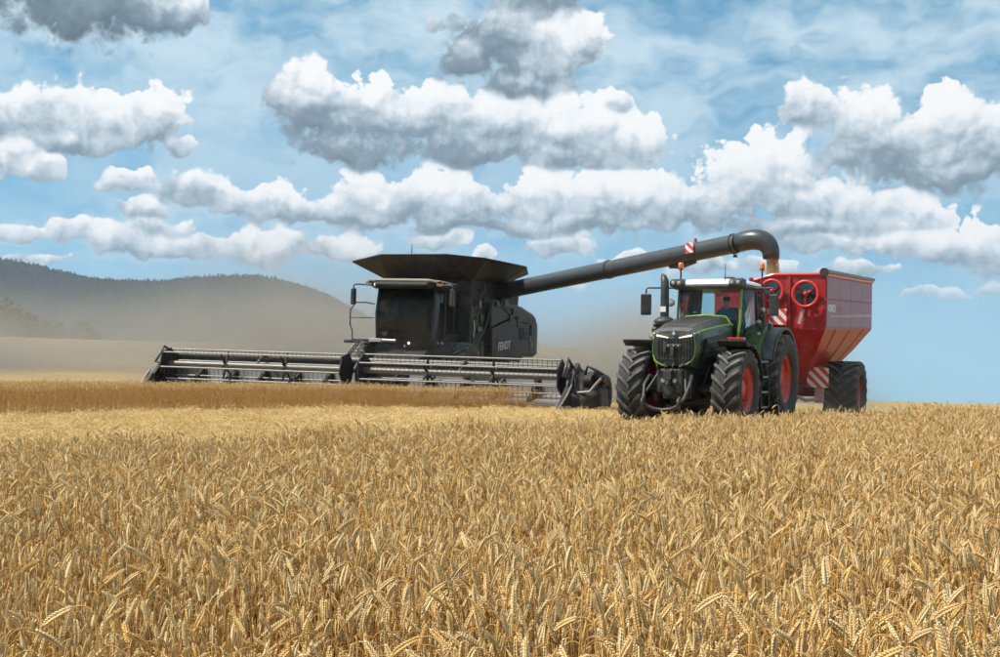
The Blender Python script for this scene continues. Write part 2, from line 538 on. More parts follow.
def leaf_mat(name, c0, c1):
    m, T, b = new_mat(name)
    oi = T.node('ShaderNodeObjectInfo')
    P = T.node('ShaderNodeTexCoord').outputs['Object']
    n = T.noise(P, 0.8, 3, 0.6)
    f = T.m('ADD', T.m('MULTIPLY', oi.outputs['Random'], 0.6), T.m('MULTIPLY', n, 0.45), clamp=True)
    T.put(b.inputs['Base Color'], T.mix(f, c0+(1,), c1+(1,)))
    b.inputs['Roughness'].default_value = 0.75; b.inputs['Specular IOR Level'].default_value = 0.2
    return m
M_LEAF = leaf_mat('foliage', (0.030, 0.050, 0.016), (0.085, 0.105, 0.035))
M_PINE = leaf_mat('conifer_foliage', (0.016, 0.032, 0.016), (0.040, 0.062, 0.028))
M_BARK = simple_mat('bark', (0.09, 0.07, 0.05), 0.95, dust=0.1, nscale=3)

def crown_mesh(name, h, rad, conifer, nleaf, seed, mat, leaf=0.5, z0=0.0):
    """crown made of many small leaf-clump faces through the volume"""
    r = random.Random(seed); mb = MB()
    if not conifer:
        lobes = [(Vector((r.gauss(0, rad*0.42), r.gauss(0, rad*0.42), z0 + h*(0.30+0.55*r.random()))), rad*(0.34+0.25*r.random())) for _ in range(14)]
    for i in range(nleaf):
        if conifer:
            t = r.random()**0.7
            rr = rad*(1-t)*(0.55+0.45*r.random())*(0.8+0.3*math.sin(t*40)); a = r.random()*2*PI
            c = Vector((rr*math.cos(a), rr*math.sin(a), z0 + h*t))
        else:
            lc, lr = r.choice(lobes)
            d = Vector((r.gauss(0,1), r.gauss(0,1), r.gauss(0,1))).normalized()
            c = lc + d*lr*(r.random()**0.4)
            c.z = max(c.z, z0 + h*0.1)
        s = leaf*(0.6+0.8*r.random())
        e = Euler((r.uniform(-1,1), r.uniform(-1,1), r.uniform(0, 2*PI))).to_matrix()
        q = [c + e @ Vector(p)*s for p in ((-0.5,-0.35,0),(0.1,-0.5,0.12),(0.55,0,-0.05),(0.05,0.5,0.1),(-0.5,0.3,-0.08))]
        mb.add(q, [(0,1,2,3,4)])
    return mb

def instancer(name, pts, rots, scales, idx, protos, kind='stuff'):
    """one object whose points carry copies of a few prototype meshes"""
    me = bpy.data.meshes.new(name)
    me.vertices.add(len(pts)); me.vertices.foreach_set('co', np.asarray(pts, np.float32).ravel())
    a = me.attributes.new('rot', 'FLOAT_VECTOR', 'POINT'); a.data.foreach_set('vector', np.asarray(rots, np.float32).ravel())
    a = me.attributes.new('scl', 'FLOAT_VECTOR', 'POINT'); a.data.foreach_set('vector', np.asarray(scales, np.float32).ravel())
    a = me.attributes.new('idx', 'INT', 'POINT'); a.data.foreach_set('value', np.asarray(idx, np.int32))
    o = bpy.data.objects.new(name, me); scene.collection.objects.link(o); o['kind'] = kind
    col = bpy.data.collections.new(name + '_kinds')
    for i, p in enumerate(protos):
        po = bpy.data.objects.new('%s_kind_%02d' % (name, i), p); col.objects.link(po)
    g = bpy.data.node_groups.new(name + '_scatter', 'GeometryNodeTree')
    g.interface.new_socket('Geometry', in_out='INPUT', socket_type='NodeSocketGeometry')
    g.interface.new_socket('Geometry', in_out='OUTPUT', socket_type='NodeSocketGeometry')
    N = g.nodes; L = g.links
    gi = N.new('NodeGroupInput'); go = N.new('NodeGroupOutput')
    iop = N.new('GeometryNodeInstanceOnPoints')
    ci = N.new('GeometryNodeCollectionInfo'); ci.inputs['Collection'].default_value = col
    ci.inputs['Separate Children'].default_value = True; ci.inputs['Reset Children'].default_value = True
    L.new(gi.outputs[0], iop.inputs['Points']); L.new(ci.outputs[0], iop.inputs['Instance'])
    iop.inputs['Pick Instance'].default_value = True
    def attr(nm, typ):
        n = N.new('GeometryNodeInputNamedAttribute'); n.data_type = typ; n.inputs['Name'].default_value = nm
        return [s for s in n.outputs if s.enabled][0]
    L.new(attr('idx', 'INT'), iop.inputs['Instance Index'])
    e2r = N.new('FunctionNodeEulerToRotation')
    L.new(attr('rot', 'FLOAT_VECTOR'), e2r.inputs[0]); L.new(e2r.outputs[0], iop.inputs['Rotation'])
    L.new(attr('scl', 'FLOAT_VECTOR'), iop.inputs['Scale'])
    L.new(iop.outputs[0], go.inputs[0])
    md = o.modifiers.new('scatter', 'NODES'); md.node_group = g
    return o

def build_forest():
    protos = []
    for s in range(3):
        protos.append(crown_mesh('b', 17, 6.0, False, 420, s, None, 2.6).mesh('broadleaf_crown', M_LEAF))
    for s in range(3):
        protos.append(crown_mesh('c', 21, 3.8, True, 340, 10+s, None, 2.0).mesh('conifer_crown', M_PINE))
    pts, rot, scl, idx = [], [], [], []
    n = 42000
    xs = nrng.uniform(-1500, 420, n); ys = 1800 + (HD+60-1800)*nrng.random(n)**0.7
    keep = np.abs(xs/ys) < 0.5
    xs, ys = xs[keep], ys[keep]; zs = hz(xs, ys)
    for x, y, z in zip(xs, ys, zs):
        if z < 20 and y < 2400: continue
        s = rng.uniform(0.6, 1.05)
        pts.append((x, y, z-1)); rot.append((0, 0, rng.uniform(0, 6.28))); scl.append((s, s, s*rng.uniform(0.85, 1.15)))
        con = rng.random() < 0.45 + 0.4*math.sin(x*0.012)*math.sin(y*0.01)
        idx.append(rng.randrange(3) + (3 if con else 0))
    o = instancer('forest', pts, rot, scl, idx, protos)
    tag(o, 'dark mixed woodland covering the hills behind the fields', 'forest')
build_forest()

# ------------------------------------------------------------------ wheat
def straw_mat(name, c0, c1, c2, dark=0.0):
    m, T, b = new_mat(name)
    oi = T.node('ShaderNodeObjectInfo')
    P = T.node('ShaderNodeTexCoord').outputs['Object']
    r = oi.outputs['Random']
    n = T.noise(P, 60, 3, 0.6)
    c = T.ramp(T.m('FRACT', T.m('MULTIPLY', r, 7.13)), [(0.0, c0), (0.5, c1), (1.0, c2)])
    c = T.mix(T.lin(n, 0.3, 0.7, 0, 0.45), c, tuple(x*0.55 for x in c0)+(1,))
    T.put(b.inputs['Base Color'], c)
    b.inputs['Roughness'].default_value = 0.6; b.inputs['Specular IOR Level'].default_value = 0.35
    return m
M_EAR = straw_mat('wheat_ear', (0.82, 0.50, 0.16), (0.92, 0.71, 0.38), (0.66, 0.43, 0.19))
M_STEM = straw_mat('wheat_stem', (0.52, 0.27, 0.065), (0.64, 0.37, 0.11), (0.42, 0.21, 0.05))
M_BLADE = straw_mat('wheat_blade', (0.42, 0.25, 0.085), (0.52, 0.35, 0.15), (0.28, 0.155, 0.055))
M_STRAW = straw_mat('cut_straw', (0.80, 0.53, 0.19), (0.87, 0.66, 0.32), (0.67, 0.44, 0.15))

def wheat_parts(seed, bend, lean, apex):
    """stem, ear and leaf of one plant; bend: how far the ear nods (degrees); apex: height of its highest point"""
    r = random.Random(seed)
    n = 7
    def path(h):
        pts = []; d = R(lean*0.35); p = Vector((0, 0, 0))
        for i in range(n+1):
            pts.append(p.copy())
            p = p + Vector((math.sin(d), 0.012*math.sin(i*1.7+seed), math.cos(d))) * (h/n)
            d += R(lean)/n
        return pts, d, p
    stem, ear, leaf = MB(), MB(), MB()
    L = 0.048 + 0.015*((seed*37) % 10)/10; ns = 10
    nk = 8; nl = 0.052
    # find the stem length that puts the highest point at the apex
    h = apex
    for _ in range(4):
        pts, d, p = path(h)
        top = p.z; dd = d; q = p.copy()
        for i in range(nk):
            dd += R(bend)*0.84/nk; q = q + Vector((math.sin(dd), 0, math.cos(dd)))*(nl/nk); top = max(top, q.z)
        for i in range(ns):
            dd += R(bend)*0.16/ns; q = q + Vector((math.sin(dd), 0, math.cos(dd)))*(L/ns); top = max(top, q.z)
        h += apex - top
    pts, d, p = path(h)
    for i in range(nk):
        d += R(bend)*0.84/nk
        p = p + Vector((math.sin(d), 0, math.cos(d))) * (nl/nk)
        pts.append(p.copy())
    stem.tube(pts, [0.0018]*(n+1) + [0.0012]*nk, 5, caps=False)
    # ear: alternating spikelets along a curved axis
    tw = r.uniform(0, PI)
    step = L/ns
    for i in range(ns*2):
        t = i/(ns*2)
        d += R(bend)*0.16/(ns*2)
        ax = Vector((math.sin(d), 0, math.cos(d)))
        p = p + ax*step/2
        n1 = Vector((math.cos(d), 0, -math.sin(d))); n2 = Vector((0, 1, 0))
        s = 1 if i % 2 else -1
        side = (n1*math.cos(tw) + n2*math.sin(tw))*s
        w = 0.75+0.45*math.sin(PI*min(1, t*0.9+0.12))
        if t > 0.88: w *= 0.8
        for fl in (-1, 1):
            oth = (n2*math.cos(tw) - n1*math.sin(tw))*fl
            dirn = (ax*1.0 + side*0.60 + oth*0.42).normalized()
            c0 = p + side*0.0010
            ln = 0.0080*w*r.uniform(0.88, 1.14); rd = 0.0018*w
            ear.tube([c0, c0+dirn*ln*0.28, c0+dirn*ln*0.62, c0+dirn*ln], [rd*0.45, rd, rd*0.85, rd*0.10], 5, caps=False)
    ear.tube([p, p+ax*0.010], [0.0025, 0.0004], 4, caps=False)
    # a dry leaf
    i0 = r.choice((3, 4, 5, 6)); q = pts[i0].copy(); a = r.uniform(0, 2*PI)
    u = Vector((math.cos(a), math.sin(a), 0)); pitch = R(r.uniform(5, 30)); ll = r.uniform(0.12, 0.24); m = 7
    side = Vector((-math.sin(a), math.cos(a), 0)); vv = []
    for j in range(m+1):
        wd = 0.0038*(1-(j/m)**2)+0.0004
        sd = (side*math.cos(j*0.45) + Vector((0, 0, 1))*math.sin(j*0.45)*0.6)
        vv += [q - sd*wd, q + sd*wd]
        pitch += R(r.uniform(10, 30))
        q = q + (u*math.sin(pitch) + Vector((0, 0, 1))*math.cos(pitch))*(ll/m)
    leaf.add(vv, [(2*j, 2*j+1, 2*j+3, 2*j+2) for j in range(m)], smooth=True)
    return stem, ear, leaf

BENDS = [4, 8, 12, 17, 24, 10, 30, 45, 122, 140, 152, 158, 164, 170, 175, 178, 172, 166, 182, 186]
WHEAT = []
for i, bd in enumerate(BENDS):
    st, ea, le = wheat_parts(100+i, bd, rng.uniform(2, 11), 0.748 + rng.uniform(-0.035, 0.03))
    whole = MB()
    for k, p in enumerate((st, ea, le)):
        whole.mat = k
        o = len(whole.v); whole.v += p.v
        whole.f += [tuple(j+o for j in f) for f in p.f]; whole.mi += [k]*len(p.f); whole.sm += p.sm
    WHEAT.append(dict(stem=st.mesh('wheat_stem', M_STEM), ear=ea.mesh('wheat_ear', M_EAR), leaf=le.mesh('wheat_leaf', M_BLADE),
                      whole=whole.mesh('wheat_plant', [M_STEM, M_EAR, M_BLADE]), bend=bd))

def near_edge(x): return 12.6 + 0.73*x + 0.25*np.sin(x*1.1) + 0.12*np.sin(x*3.7)
def scatter(x0, x1, y0, y1, dens, test):
    n = int((x1-x0)*(y1-y0)*dens)
    x = nrng.uniform(x0, x1, n); y = nrng.uniform(y0, y1, n)
    k = test(x, y)
    return x[k], y[k]

def wheat_transforms(x, y, hscale):
    n = len(x)
    z = gz(x, y)
    rot = np.stack([nrng.normal(0, 0.055, n), nrng.normal(0, 0.055, n), nrng.uniform(0, 2*PI, n)], 1)
    # patches of taller and shorter crop
    patch = 0.04*np.sin(x*1.3+0.5)*np.sin(y*0.9) + 0.03*np.sin(x*3.1+y*2.3)
    s = hscale*(1.0 + patch + nrng.normal(0, 0.055, n))
    scl = np.stack([s, s, s], 1)
    return np.stack([x, y, z-0.01], 1), rot, scl

# the nearest stalks in view are things of their own, the rest of the field is one mass
x, y = scatter(-6.5, 13.0, 1.9, 21.0, 900, lambda x, y: (y < near_edge(x)) & (np.abs(x) < 0.42*y + 0.9))
pts, rot, scl = wheat_transforms(x, y, 1.0)
idx = nrng.integers(0, len(WHEAT), len(x))
px = 500 + F*x/y; topy = HZ + F*(CAMZ - 0.78)/y
front = (topy < 652) & (px > 6) & (px < 994)
order = np.argsort(np.where(front, y, 1e9))[:300]
sel = np.zeros(len(x), bool); sel[order] = True
o = instancer('wheat_field', pts[~sel], rot[~sel], scl[~sel], idx[~sel], [w['whole'] for w in WHEAT])
tag(o, 'ripe golden wheat filling the foreground field', 'wheat')
FRONT_STALKS = [(tuple(pts[i]), tuple(rot[i]), tuple(scl[i]), int(idx[i])) for i in order]
for p, r_, s_, k in FRONT_STALKS:
    w = WHEAT[k]
    e = empty('wheat_stalk', p, r_); e.scale = s_; e.empty_display_size = 0.05
    for nm in ('stem', 'ear', 'leaf'): mesh_obj(nm, w[nm], e)
    how = 'upright' if w['bend'] < 40 else ('half bowed' if w['bend'] < 100 else 'hooked, hanging')
    tag(e, 'ripe wheat stalk with %s ear among the nearest rows at the bottom' % how, 'wheat stalk', 'wheat stalks nearest the camera')

# uncut strip in front of the combine
EA, EB = np.array((-11.0, 29.0)), np.array((1.95, 38.9))
def strip_front(x): return EA[1] + (EB[1]-EA[1])/(EB[0]-EA[0])*(x-EA[0]) + 0.12*np.sin(x*2.1)
def header_line(x): return np.where(x > -10.9, 38.6 + (42.2-38.6)*(x-2.4)/(-13.2) - 0.15, 43.0)
def in_strip(x, y): return (y > strip_front(x)) & (y < header_line(x)) & (x < 1.85)
x1, y1 = scatter(-24, 2, 20, 44, 240, lambda x, y: in_strip(x, y) & (y < strip_front(x) + 1.6))
x2, y2 = scatter(-24, 2, 20, 52, 90, lambda x, y: in_strip(x, y) & (y >= strip_front(x) + 1.6))
x = np.concatenate([x1, x2]); y = np.concatenate([y1, y2])
pts, rot, scl = wheat_transforms(x, y, 1.0)
hs = (np.interp(x, [-11, -4, 2], [1.0, 0.94, 0.86]) * np.interp(y - strip_front(x), [0, 2, 8, 14], [1.0, 0.98, 0.66, 0.55]))[:, None]
o = instancer('wheat_strip', pts, rot, scl*hs, nrng.integers(0, len(WHEAT), len(x)), [w['whole'] for w in WHEAT])
tag(o, 'uncut strip of standing wheat in front of the combine header', 'wheat')

# stubble and loose straw between the two
def stubble_tuft(seed):
    r = random.Random(seed); mb = MB()
    for _ in range(16):
        a, q = r.uniform(0, 2*PI), 0.16*math.sqrt(r.random())
        b = Vector((q*math.cos(a), q*math.sin(a), -0.01)); h = r.uniform(0.09, 0.17)
        t = b + Vector((r.gauss(0, 0.03), r.gauss(0, 0.03), h))
        mb.tube([b, t], 0.0026, 4, caps=False)
    return mb
def straw_bunch(seed, n, spread, h):
    r = random.Random(seed); mb = MB()
    for _ in range(n):
        c = Vector((r.gauss(0, spread), r.gauss(0, spread), abs(r.gauss(0, h))+0.01))
        a = r.uniform(0, 2*PI); e = r.gauss(0, 0.35); l = r.uniform(0.06, 0.22)
        d = Vector((math.cos(a)*math.cos(e), math.sin(a)*math.cos(e), math.sin(e)))*l
        m = c + d*0.5 + Vector((0, 0, r.uniform(0, 0.03)))
        mb.tube([c, m, c+d], 0.0028, 4, caps=False)
    return mb
def open_ground(x, y): return (y > near_edge(x)+0.1) & ~in_strip(x, y) & (y < 46) & (np.abs(x) < 0.5*y+2)
tufts = [stubble_tuft(s).mesh('stubble_tuft', M_STRAW) for s in range(6)]
x, y = scatter(-20, 16, 8, 46, 16, open_ground)
y = y; x = np.round(x/0.2)*0.2 + nrng.normal(0, 0.03, len(x))
n = len(x)
o = instancer('stubble', np.stack([x, y, gz(x, y)], 1), np.stack([nrng.normal(0, .08, n), nrng.normal(0, .08, n), nrng.uniform(0, 6.28, n)], 1),
              np.stack([nrng.uniform(0.8, 1.25, n)]*3, 1), nrng.integers(0, 6, n), tufts)
tag(o, 'short golden stubble left on the cut field', 'stubble')
bun = [straw_bunch(40+s, 60, 0.16, 0.035).mesh('straw_bunch', M_STRAW) for s in range(5)]
x, y = scatter(-20, 16, 8, 46, 5.5, open_ground)
# swaths of threshed straw run along the cut
xs, ys = [], []
for off in (1.6, 9.5, 17.5):
    t = nrng.uniform(-16, 6, 1500)
    yy = 12.9 + 0.68*t + off + 0.0*t + nrng.normal(0, 0.42, 1500)
    k = open_ground(t, yy); xs.append(t[k]); ys.append(yy[k])
x = np.concatenate([x]+xs); y = np.concatenate([y]+ys); n = len(x)
o = instancer('loose_straw', np.stack([x, y, gz(x, y)+nrng.uniform(0, 0.05, n)], 1), np.stack([nrng.normal(0, .15, n), nrng.normal(0, .15, n), nrng.uniform(0, 6.28, n)], 1),
              np.stack([nrng.uniform(0.8, 1.4, n)]*3, 1), nrng.integers(0, 5, n), bun)
tag(o, 'loose threshed straw lying over the stubble', 'straw')

# ------------------------------------------------------------------ machine materials
M_GREEN = simple_mat('green_paint', (0.028, 0.085, 0.009), 0.30, dust=0.25, coat=0.4)
M_DKGREEN = simple_mat('dark_green_paint', (0.012, 0.032, 0.008), 0.30, dust=0.22, coat=0.4)
M_PANEL = simple_mat('shaded_red_panel', (0.24, 0.016, 0.034), 0.42, dust=0.24, coat=0.22, nscale=1.8)  # the cart's red, with shade and sky reflection put into the colour
M_LIME = simple_mat('light_green_trim', (0.13, 0.30, 0.02), 0.3, dust=0.2, coat=0.5)
M_BLACK = simple_mat('black_plastic', (0.018, 0.019, 0.021), 0.42, dust=0.22)
M_GRAPH = simple_mat('graphite_panel', (0.045, 0.047, 0.052), 0.38, dust=0.30, coat=0.2)
M_RUBBER = simple_mat('tyre_rubber', (0.026, 0.025, 0.024), 0.72, dust=0.6, dustcol=(0.12, 0.105, 0.085), nscale=4, bump=0.3, spec=0.4)
M_LUG = simple_mat('worn_tread_bar', (0.050, 0.048, 0.046), 0.66, dust=0.85, dustcol=(0.22, 0.20, 0.175), nscale=5, bump=0.3, spec=0.4)
M_RIM = simple_mat('red_rim', (0.52, 0.018, 0.012), 0.35, dust=0.28, coat=0.3)
M_IRON = simple_mat('cast_iron', (0.055, 0.053, 0.050), 0.45, metal=0.5, dust=0.28, dustcol=(0.18, 0.14, 0.095))
M_STEEL = simple_mat('worn_steel', (0.50, 0.49, 0.47), 0.33, metal=0.9, dust=0.35)
M_CHROME = simple_mat('chrome', (0.75, 0.75, 0.76), 0.12, metal=1.0, dust=0.1)
M_WHITE = simple_mat('white_paint', (0.78, 0.78, 0.76), 0.35, dust=0.15)
M_RED = simple_mat('red_paint', (0.37, 0.010, 0.014), 0.46, dust=0.30, coat=0.10, spec=0.4, nscale=1.8)
M_REDLIT = simple_mat('red_trim', (0.66, 0.035, 0.025), 0.32, dust=0.1, coat=0.3)
M_STRIPE = simple_mat('pale_stripe', (0.50, 0.26, 0.27), 0.4, dust=0.2)
M_COMB = simple_mat('combine_black', (0.017, 0.016, 0.015), 0.48, dust=0.55, dustcol=(0.115, 0.092, 0.068), spec=0.3, nscale=2.2)
M_COMB2 = simple_mat('combine_dark_panel', (0.016, 0.016, 0.017), 0.5, dust=0.45, dustcol=(0.10, 0.082, 0.062), spec=0.3, nscale=3)
M_TUBE = simple_mat('auger_tube_paint', (0.040, 0.043, 0.047), 0.34, dust=0.14, dustcol=(0.20, 0.18, 0.15), coat=0.2)
M_HEAD = simple_mat('header_metal', (0.14, 0.13, 0.12), 0.42, metal=0.6, dust=0.5, dustcol=(0.26, 0.21, 0.15))
M_DECK = simple_mat('header_bright_sheet', (0.50, 0.47, 0.46), 0.35, metal=0.5, dust=0.30)
M_SKIN = simple_mat('skin', (0.52, 0.31, 0.21), 0.55, dust=0.0)
M_SHIRT = simple_mat('blue_shirt', (0.07, 0.15, 0.28), 0.9, dust=0.0)
M_TROUSER = simple_mat('dark_trousers', (0.03, 0.035, 0.05), 0.9, dust=0.0)
M_HAIR = simple_mat('brown_hair', (0.05, 0.03, 0.018), 0.8, dust=0.0)
M_SEAT = simple_mat('seat_cloth', (0.05, 0.05, 0.055), 0.85, dust=0.1)
M_GRAIN = simple_mat('grain', (0.62, 0.36, 0.12), 0.6, dust=0.0)

def clear_mat(name, col, mixf, rough=0.02):
    m = bpy.data.materials.new(name); m.use_nodes = True
    T = NT(m.node_tree); T.n.clear()
    out = T.node('ShaderNodeOutputMaterial')
    tr = T.node('ShaderNodeBsdfTransparent'); tr.inputs[0].default_value = col + (1,)
    gl = T.node('ShaderNodeBsdfGlossy'); gl.inputs['Roughness'].default_value = rough; gl.inputs[0].default_value = (1, 1, 1, 1)
    fr = T.node('ShaderNodeFresnel'); fr.inputs[0].default_value = 1.22
    P = T.node('ShaderNodeTexCoord').outputs['Object']
    df = T.node('ShaderNodeBsdfDiffuse'); df.inputs[0].default_value = (0.32, 0.27, 0.2, 1)
    mx = T.node('ShaderNodeMixShader'); T.l.new(fr.outputs[0], mx.inputs[0]); T.l.new(tr.outputs[0], mx.inputs[1]); T.l.new(gl.outputs[0], mx.inputs[2])
    m2 = T.node('ShaderNodeMixShader'); T.put(m2.inputs[0], T.lin(T.noise(P, 5, 4, 0.6), 0.35, 0.75, 0.0, mixf))
    T.l.new(mx.outputs[0], m2.inputs[1]); T.l.new(df.outputs[0], m2.inputs[2]); T.l.new(m2.outputs[0], out.inputs[0])
    return m
M_GLASS = clear_mat('cab_glass', (0.86, 0.93, 0.93), 0.05)
M_TINT = clear_mat('tinted_glass', (0.50, 0.86, 0.84), 0.06)
M_DUSTGLASS = clear_mat('dusty_glass', (0.40, 0.40, 0.39), 0.09)

def lens_mat(name, col, emit=0.0, rough=0.15):
    m, T, b = new_mat(name)
    b.inputs['Base Color'].default_value = col + (1,)
    b.inputs['Roughness'].default_value = rough; b.inputs['Coat Weight'].default_value = 0.6
    if emit:
        b.inputs['Emission Color'].default_value = col + (1,); b.inputs['Emission Strength'].default_value = emit
    return m
M_AMBER = lens_mat('amber_lens', (0.80, 0.20, 0.015))
M_LAMP = lens_mat('lamp_lens', (0.34, 0.33, 0.30))
M_LIT = lens_mat('lit_lamp', (1.0, 0.86, 0.66), 0.9)
M_REDLENS = lens_mat('red_lens', (0.6, 0.02, 0.015))
M_MIRROR = lens_mat('mirror_face', (0.03, 0.03, 0.035), 0, 0.08)

def chevron_mat(name, sx):
    """red and white warning stripes"""
    m, T, b = new_mat(name)
    P = T.sep(T.node('ShaderNodeTexCoord').outputs['Object'])
    t = T.m('FRACT', T.m('MULTIPLY', T.m('ADD', T.m('MULTIPLY', P[0], sx), P[2]), 3.55))
    f = T.m('GREATER_THAN', t, 0.5)
    n = T.noise(None, 14, 4)
    c = T.mix(f, (0.62, 0.03, 0.03, 1), (0.74, 0.72, 0.70, 1))
    T.put(b.inputs['Base Color'], T.mix(T.lin(n, 0.4, 0.8, 0, 0.4), c, (0.36, 0.28, 0.2, 1)))
    b.inputs['Roughness'].default_value = 0.45
    return m
M_CHEV = chevron_mat('warning_stripes', 1.0)

def tyre_mesh(name, R_, W, Rr, nlug, lug_h=0.05, sweep=0.30):
    """tractor tyre: rounded carcass with two rows of slanted bars; axis along X"""
    mb = MB(); h = W/2
    prof = [(Rr, -h*0.80), (Rr+0.05, -h*0.92), (Rr+(R_-Rr)*0.45, -h*1.0), (R_-lug_h-0.07, -h*0.97), (R_-lug_h-0.02, -h*0.82), (R_-lug_h, -h*0.45),
            (R_-lug_h+0.004, 0), (R_-lug_h, h*0.45), (R_-lug_h-0.02, h*0.82), (R_-lug_h-0.07, h*0.97), (Rr+(R_-Rr)*0.45, h*1.0), (Rr+0.05, h*0.92), (Rr, h*0.80)]
    mb.lathe(prof, 64, 'X')
    pitch = 2*PI/nlug
    mb.mat = 1
    for s in (-1, 1):
        for i in range(nlug):
            a0 = i*pitch + (pitch/2 if s > 0 else 0)
            secs = []
            for t in (0.0, 0.3, 0.65, 0.92, 1.04):
                x = s*(t*h*0.98 - 0.02)
                a = a0 - sweep*(t**0.85)
                top = R_ - 0.012*t*t - (0.035 if t > 1 else 0)
                bot = R_ - lug_h - 0.03 - (0.09 if t > 0.9 else 0)
                wa = (0.027 + 0.013*t)/R_*1.25
                wb = wa*1.6
                P = lambda r, aa: (x, r*math.cos(aa), r*math.sin(aa))
                secs.append([P(bot, a-wb), P(top, a-wa), P(top, a+wa), P(bot, a+wb)])
            mb.loft(secs)
    return mb

def rim_mesh(Rr, W, side, deep=0.35):
    mb = MB(); h = W/2*0.80
    s = side
    prof = [(Rr+0.025, s*h), (Rr+0.02, s*(h-0.03)), (Rr-0.03, s*(h-0.05)), (Rr-0.06, s*(h-0.14)), (Rr-0.07, s*h*(1-deep*1.4)), (Rr*0.62, s*h*(1-deep*1.75)), (Rr*0.40, s*h*(1-deep*1.3)), (Rr*0.36, s*h*(1-deep*0.9)), (0.001, s*h*(1-deep*0.9))]
    mb.lathe(prof, 48, 'X')
    mb.lathe([(Rr-0.06, s*(h-0.14)), (Rr-0.06, -s*h), (Rr+0.02, -s*h)], 48, 'X')
    return mb

def wheel(parent, name, c, R_, W, Rr, side, tyre_me, rim_mat, deep=0.35, hub_mat=None, steer=0.0):
    """wheel > tyre, rim, hub bolts"""
    disc = MB(); s = side
    disc.lathe([(0.001, s*W*0.20), (0.12, s*W*0.20), (0.14, s*W*0.16), (0.17, s*W*0.05), (0.17, -s*W*0.3), (0.001, -s*W*0.3)], 24, 'X')
    w = disc.build(name, hub_mat or M_BLACK, parent)
    w.location = c; w.rotation_euler = (0, 0, steer)
    t = mesh_obj('tyre', tyre_me, w)
    r = rim_mesh(Rr, W, side, deep).build('rim', rim_mat, w)
    b = MB()
    for k in range(10):
        a = 2*PI*k/10
        y, z = Rr*0.50*math.cos(a), Rr*0.50*math.sin(a)
        x0 = s*W/2*0.8*(1-deep*1.45)
        b.cyl((x0-0.03*s, y, z), (x0+0.035*s, y, z), 0.018, 6)
    bo = b.build('wheel_bolts', M_IRON, w); bo['kind'] = 'stuff'
    return w

def text_part(body, size, mat, name, parent, loc, rot, ext=0.004, shear=0.0, width=None):
    cu = bpy.data.curves.new(name, 'FONT'); cu.body = body; cu.size = size; cu.extrude = ext; cu.shear = shear
    cu.offset = size*0.025
    tmp = bpy.data.objects.new('tmp', cu); scene.collection.objects.link(tmp)
    dg = bpy.context.evaluated_depsgraph_get(); dg.update()
    me = bpy.data.meshes.new_from_object(tmp.evaluated_get(dg))
    bpy.data.objects.remove(tmp); bpy.data.curves.remove(cu)
    me.materials.clear(); me.materials.append(mat); me.name = name
    xs = [v.co.x for v in me.vertices]
    if width:
        k = width/(max(xs)-min(xs))
        for v in me.vertices: v.co.x *= k
    o = mesh_obj(name, me, parent); o.location = loc; o.rotation_euler = rot
    return o

def beacon(parent, c, name='beacon', stalk=0.25):
    st = MB(); st.cyl((0, 0, -stalk), (0, 0, 0), 0.022, 8); st.lathe([(0.001, 0), (0.06, 0), (0.062, 0.03), (0.05, 0.035)], 16, 'Z')
    o = st.build(name, M_BLACK, parent); o.location = c
    l = MB(); l.lathe([(0.048, 0.032), (0.062, 0.05), (0.064, 0.14), (0.05, 0.175), (0.001, 0.185)], 16, 'Z')
    l.build('beacon_lens', M_AMBER, o)
    return o

def lamp(parent, c, r, dirv, lens=None, name='work_light', body=0.09):
    """round work light looking along dirv"""
    d = Vector(dirv).normalized(); q = d.to_track_quat('Z', 'Y')
    b = MB(); b.lathe([(0.001, -body), (r*0.7, -body), (r, -body*0.5), (r*1.05, 0.0), (r*0.92, 0.004)], 16, 'Z')
    o = b.build(name, M_BLACK, parent); o.location = c; o.rotation_mode = 'QUATERNION'; o.rotation_quaternion = q
    l = MB(); l.lathe([(r*0.92, 0.0), (r*0.6, 0.014), (0.001, 0.02)], 16, 'Z')
    l.build('lens', lens or M_LAMP, o)
    return o

